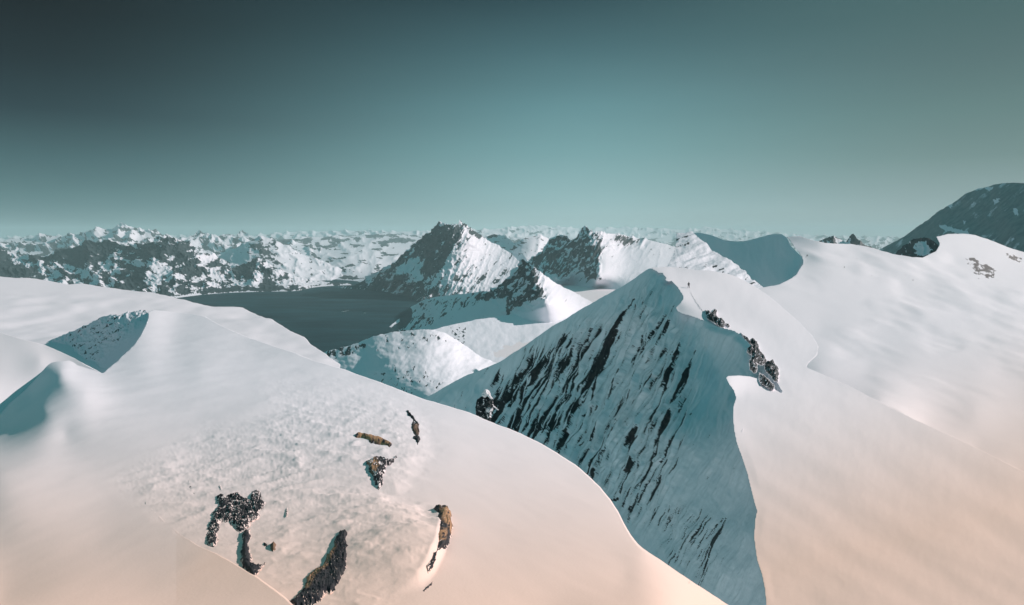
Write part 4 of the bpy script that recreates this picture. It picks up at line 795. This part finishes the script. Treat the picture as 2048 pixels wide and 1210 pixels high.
# footprints: pressed hollows with raised rims along the ridge
M_print = flat_mat('footprint_shade_snow', (0.50, 0.52, 0.56), 0.8, 0.3, 3.0)  # grey puts the shade of the small hollows into the snow colour
trail = [(1378, 577), (1380, 583), (1383, 590), (1388, 598), (1394, 607), (1400, 616), (1406, 623), (1412, 628)]
tp = np.array(trail, float); tl = np.concatenate([[0], np.cumsum(np.hypot(*np.diff(tp, axis=0).T))])
V, Fc = [], []; rnd = random.Random(4)
for k in range(44):
    s_ = tl[-1] * k / 43; px = float(np.interp(s_, tl, tp[:, 0])) + (1.0 if k % 2 else -0.7) * 0.8 + rnd.uniform(-.6, .6); py = float(np.interp(s_, tl, tp[:, 1])) + rnd.uniform(-.3, .3)
    c = unproj(px, py, np.array(float(S1(px, py)))) ; b0 = len(V); r = rnd.uniform(.07, .14)
    V.append(c + np.array([0, 0, .0]))
    for q in range(8):
        a = q * math.pi / 4; V.append(c + np.array([r * .7 * math.cos(a), r * 1.5 * math.sin(a), .05]))
        V.append(c + np.array([r * 1.0 * math.cos(a), r * 1.9 * math.sin(a), -.15]))
    for q in range(8):
        a, b_ = b0 + 1 + 2 * q, b0 + 1 + 2 * ((q + 1) % 8); Fc += [(b0, a, b_), (a, a + 1, b_ + 1, b_)]
tag(mesh_obj('footprints', V, Fc, M_print), 'line of footprints in the snow leading to the hiker', 'footprints', kind='stuff')

# ------------------------------------------------------------------ boats
M_hull = flat_mat('white_boat_paint', (0.8, 0.82, 0.82), 0.4, 0.05); M_glass = flat_mat('dark_boat_glass', (0.03, 0.04, 0.05), 0.2); M_foam = flat_mat('foam', (0.55, 0.62, 0.64), 0.9, 0.2, 0.05)
def boat(px, py, yaw, L, label):
    e = bpy.data.objects.new('boat', None); sc.collection.objects.link(e); p = unproj(px, py, np.array(Dz(px, py, WATER))); e.location = p; e.rotation_euler = (0, 0, yaw)
    tag(e, label, 'boat', 'boats on the fjord', 'thing')
    st = [(-.5, .14, 0), (-.3, .17, 0), (0, .18, 0.0), (.25, .14, .02), (.42, .06, .05), (.5, .005, .08)]
    V, Fc = [], []
    for t, w, r in st: V += [(t * L, -w * L, (.12 + r) * L), (t * L, -w * .55 * L, -.05 * L), (t * L, w * .55 * L, -.05 * L), (t * L, w * L, (.12 + r) * L)]
    for i in range(5):
        a = 4 * i; Fc += [(a, a + 1, a + 5, a + 4), (a + 1, a + 2, a + 6, a + 5), (a + 2, a + 3, a + 7, a + 6), (a + 3, a, a + 4, a + 7)]
    Fc += [(0, 3, 2, 1)]
    h = bpy.data.meshes.new('hull'); h.from_pydata(V, [], Fc); h.materials.append(M_hull); ho = bpy.data.objects.new('hull', h); sc.collection.objects.link(ho); ho.parent = e
    lathe_box('cabin', (-.08 * L, 0, .2 * L), (.34 * L, .2 * L, .17 * L), M_hull, e, .2)
    lathe_box('windscreen', (.06 * L, 0, .22 * L), (.08 * L, .18 * L, .07 * L), M_glass, e, .2)
    return e
boat(685.5, 623.5, math.radians(200), 26, 'white boat trailing a short wake, left of the two on the fjord')
boat(729.5, 626.5, math.radians(5), 26, 'white boat lying still, right of the two on the fjord')
wk = []
p0 = unproj(685.5, 623.5, np.array(Dz(685.5, 623.5, WATER))); p1 = unproj(698, 620.8, np.array(Dz(698, 620.8, WATER)))
dv = (p1 - p0) / np.linalg.norm(p1 - p0); nv = np.array([-dv[1], dv[0], 0]); V = []; Fc = []
for i in range(9):
    t = i / 8; c = p0 + (p1 - p0) * t; w = 9 * (1 - t * .6) + 2 * math.sin(i * 2.1); V += [c - nv * w + [0, 0, .3], c + nv * w + [0, 0, .3], c + [0, 0, 1.2 * (1 - t)]]
for i in range(8): a = 3 * i; Fc += [(a, a + 3, a + 5, a + 2), (a + 2, a + 5, a + 4, a + 1)]
tag(mesh_obj('wake', V, Fc, M_foam), 'white foam wake behind the left boat', 'wake', kind='stuff')

# ------------------------------------------------------------------ haze
HAZE = True
if HAZE:
    me = bpy.data.meshes.new('haze'); x0, x1, y0, y1, z0, z1 = -60000, 60000, -3000, 60000, WATER - 400, 680
    me.from_pydata([(x0, y0, z0), (x1, y0, z0), (x1, y1, z0), (x0, y1, z0), (x0, y0, z1), (x1, y0, z1), (x1, y1, z1), (x0, y1, z1)], [], [(0, 3, 2, 1), (4, 5, 6, 7), (0, 1, 5, 4), (1, 2, 6, 5), (2, 3, 7, 6), (3, 0, 4, 7)])
    hz = bpy.data.objects.new('haze', me); sc.collection.objects.link(hz)
    mh = bpy.data.materials.new('haze'); mh.use_nodes = True; mh.node_tree.nodes.clear()
    o_ = mh.node_tree.nodes.new('ShaderNodeOutputMaterial'); v_ = mh.node_tree.nodes.new('ShaderNodeVolumePrincipled')
    v_.inputs['Color'].default_value = (0.64, 0.90, 0.92, 1); v_.inputs['Density'].default_value = 0.000022; v_.inputs['Anisotropy'].default_value = 0.0
    mh.node_tree.links.new(v_.outputs[0], o_.inputs['Volume']); me.materials.append(mh)
    tag(hz, 'thin blue-green haze in the air over the mountains', 'haze', kind='stuff')
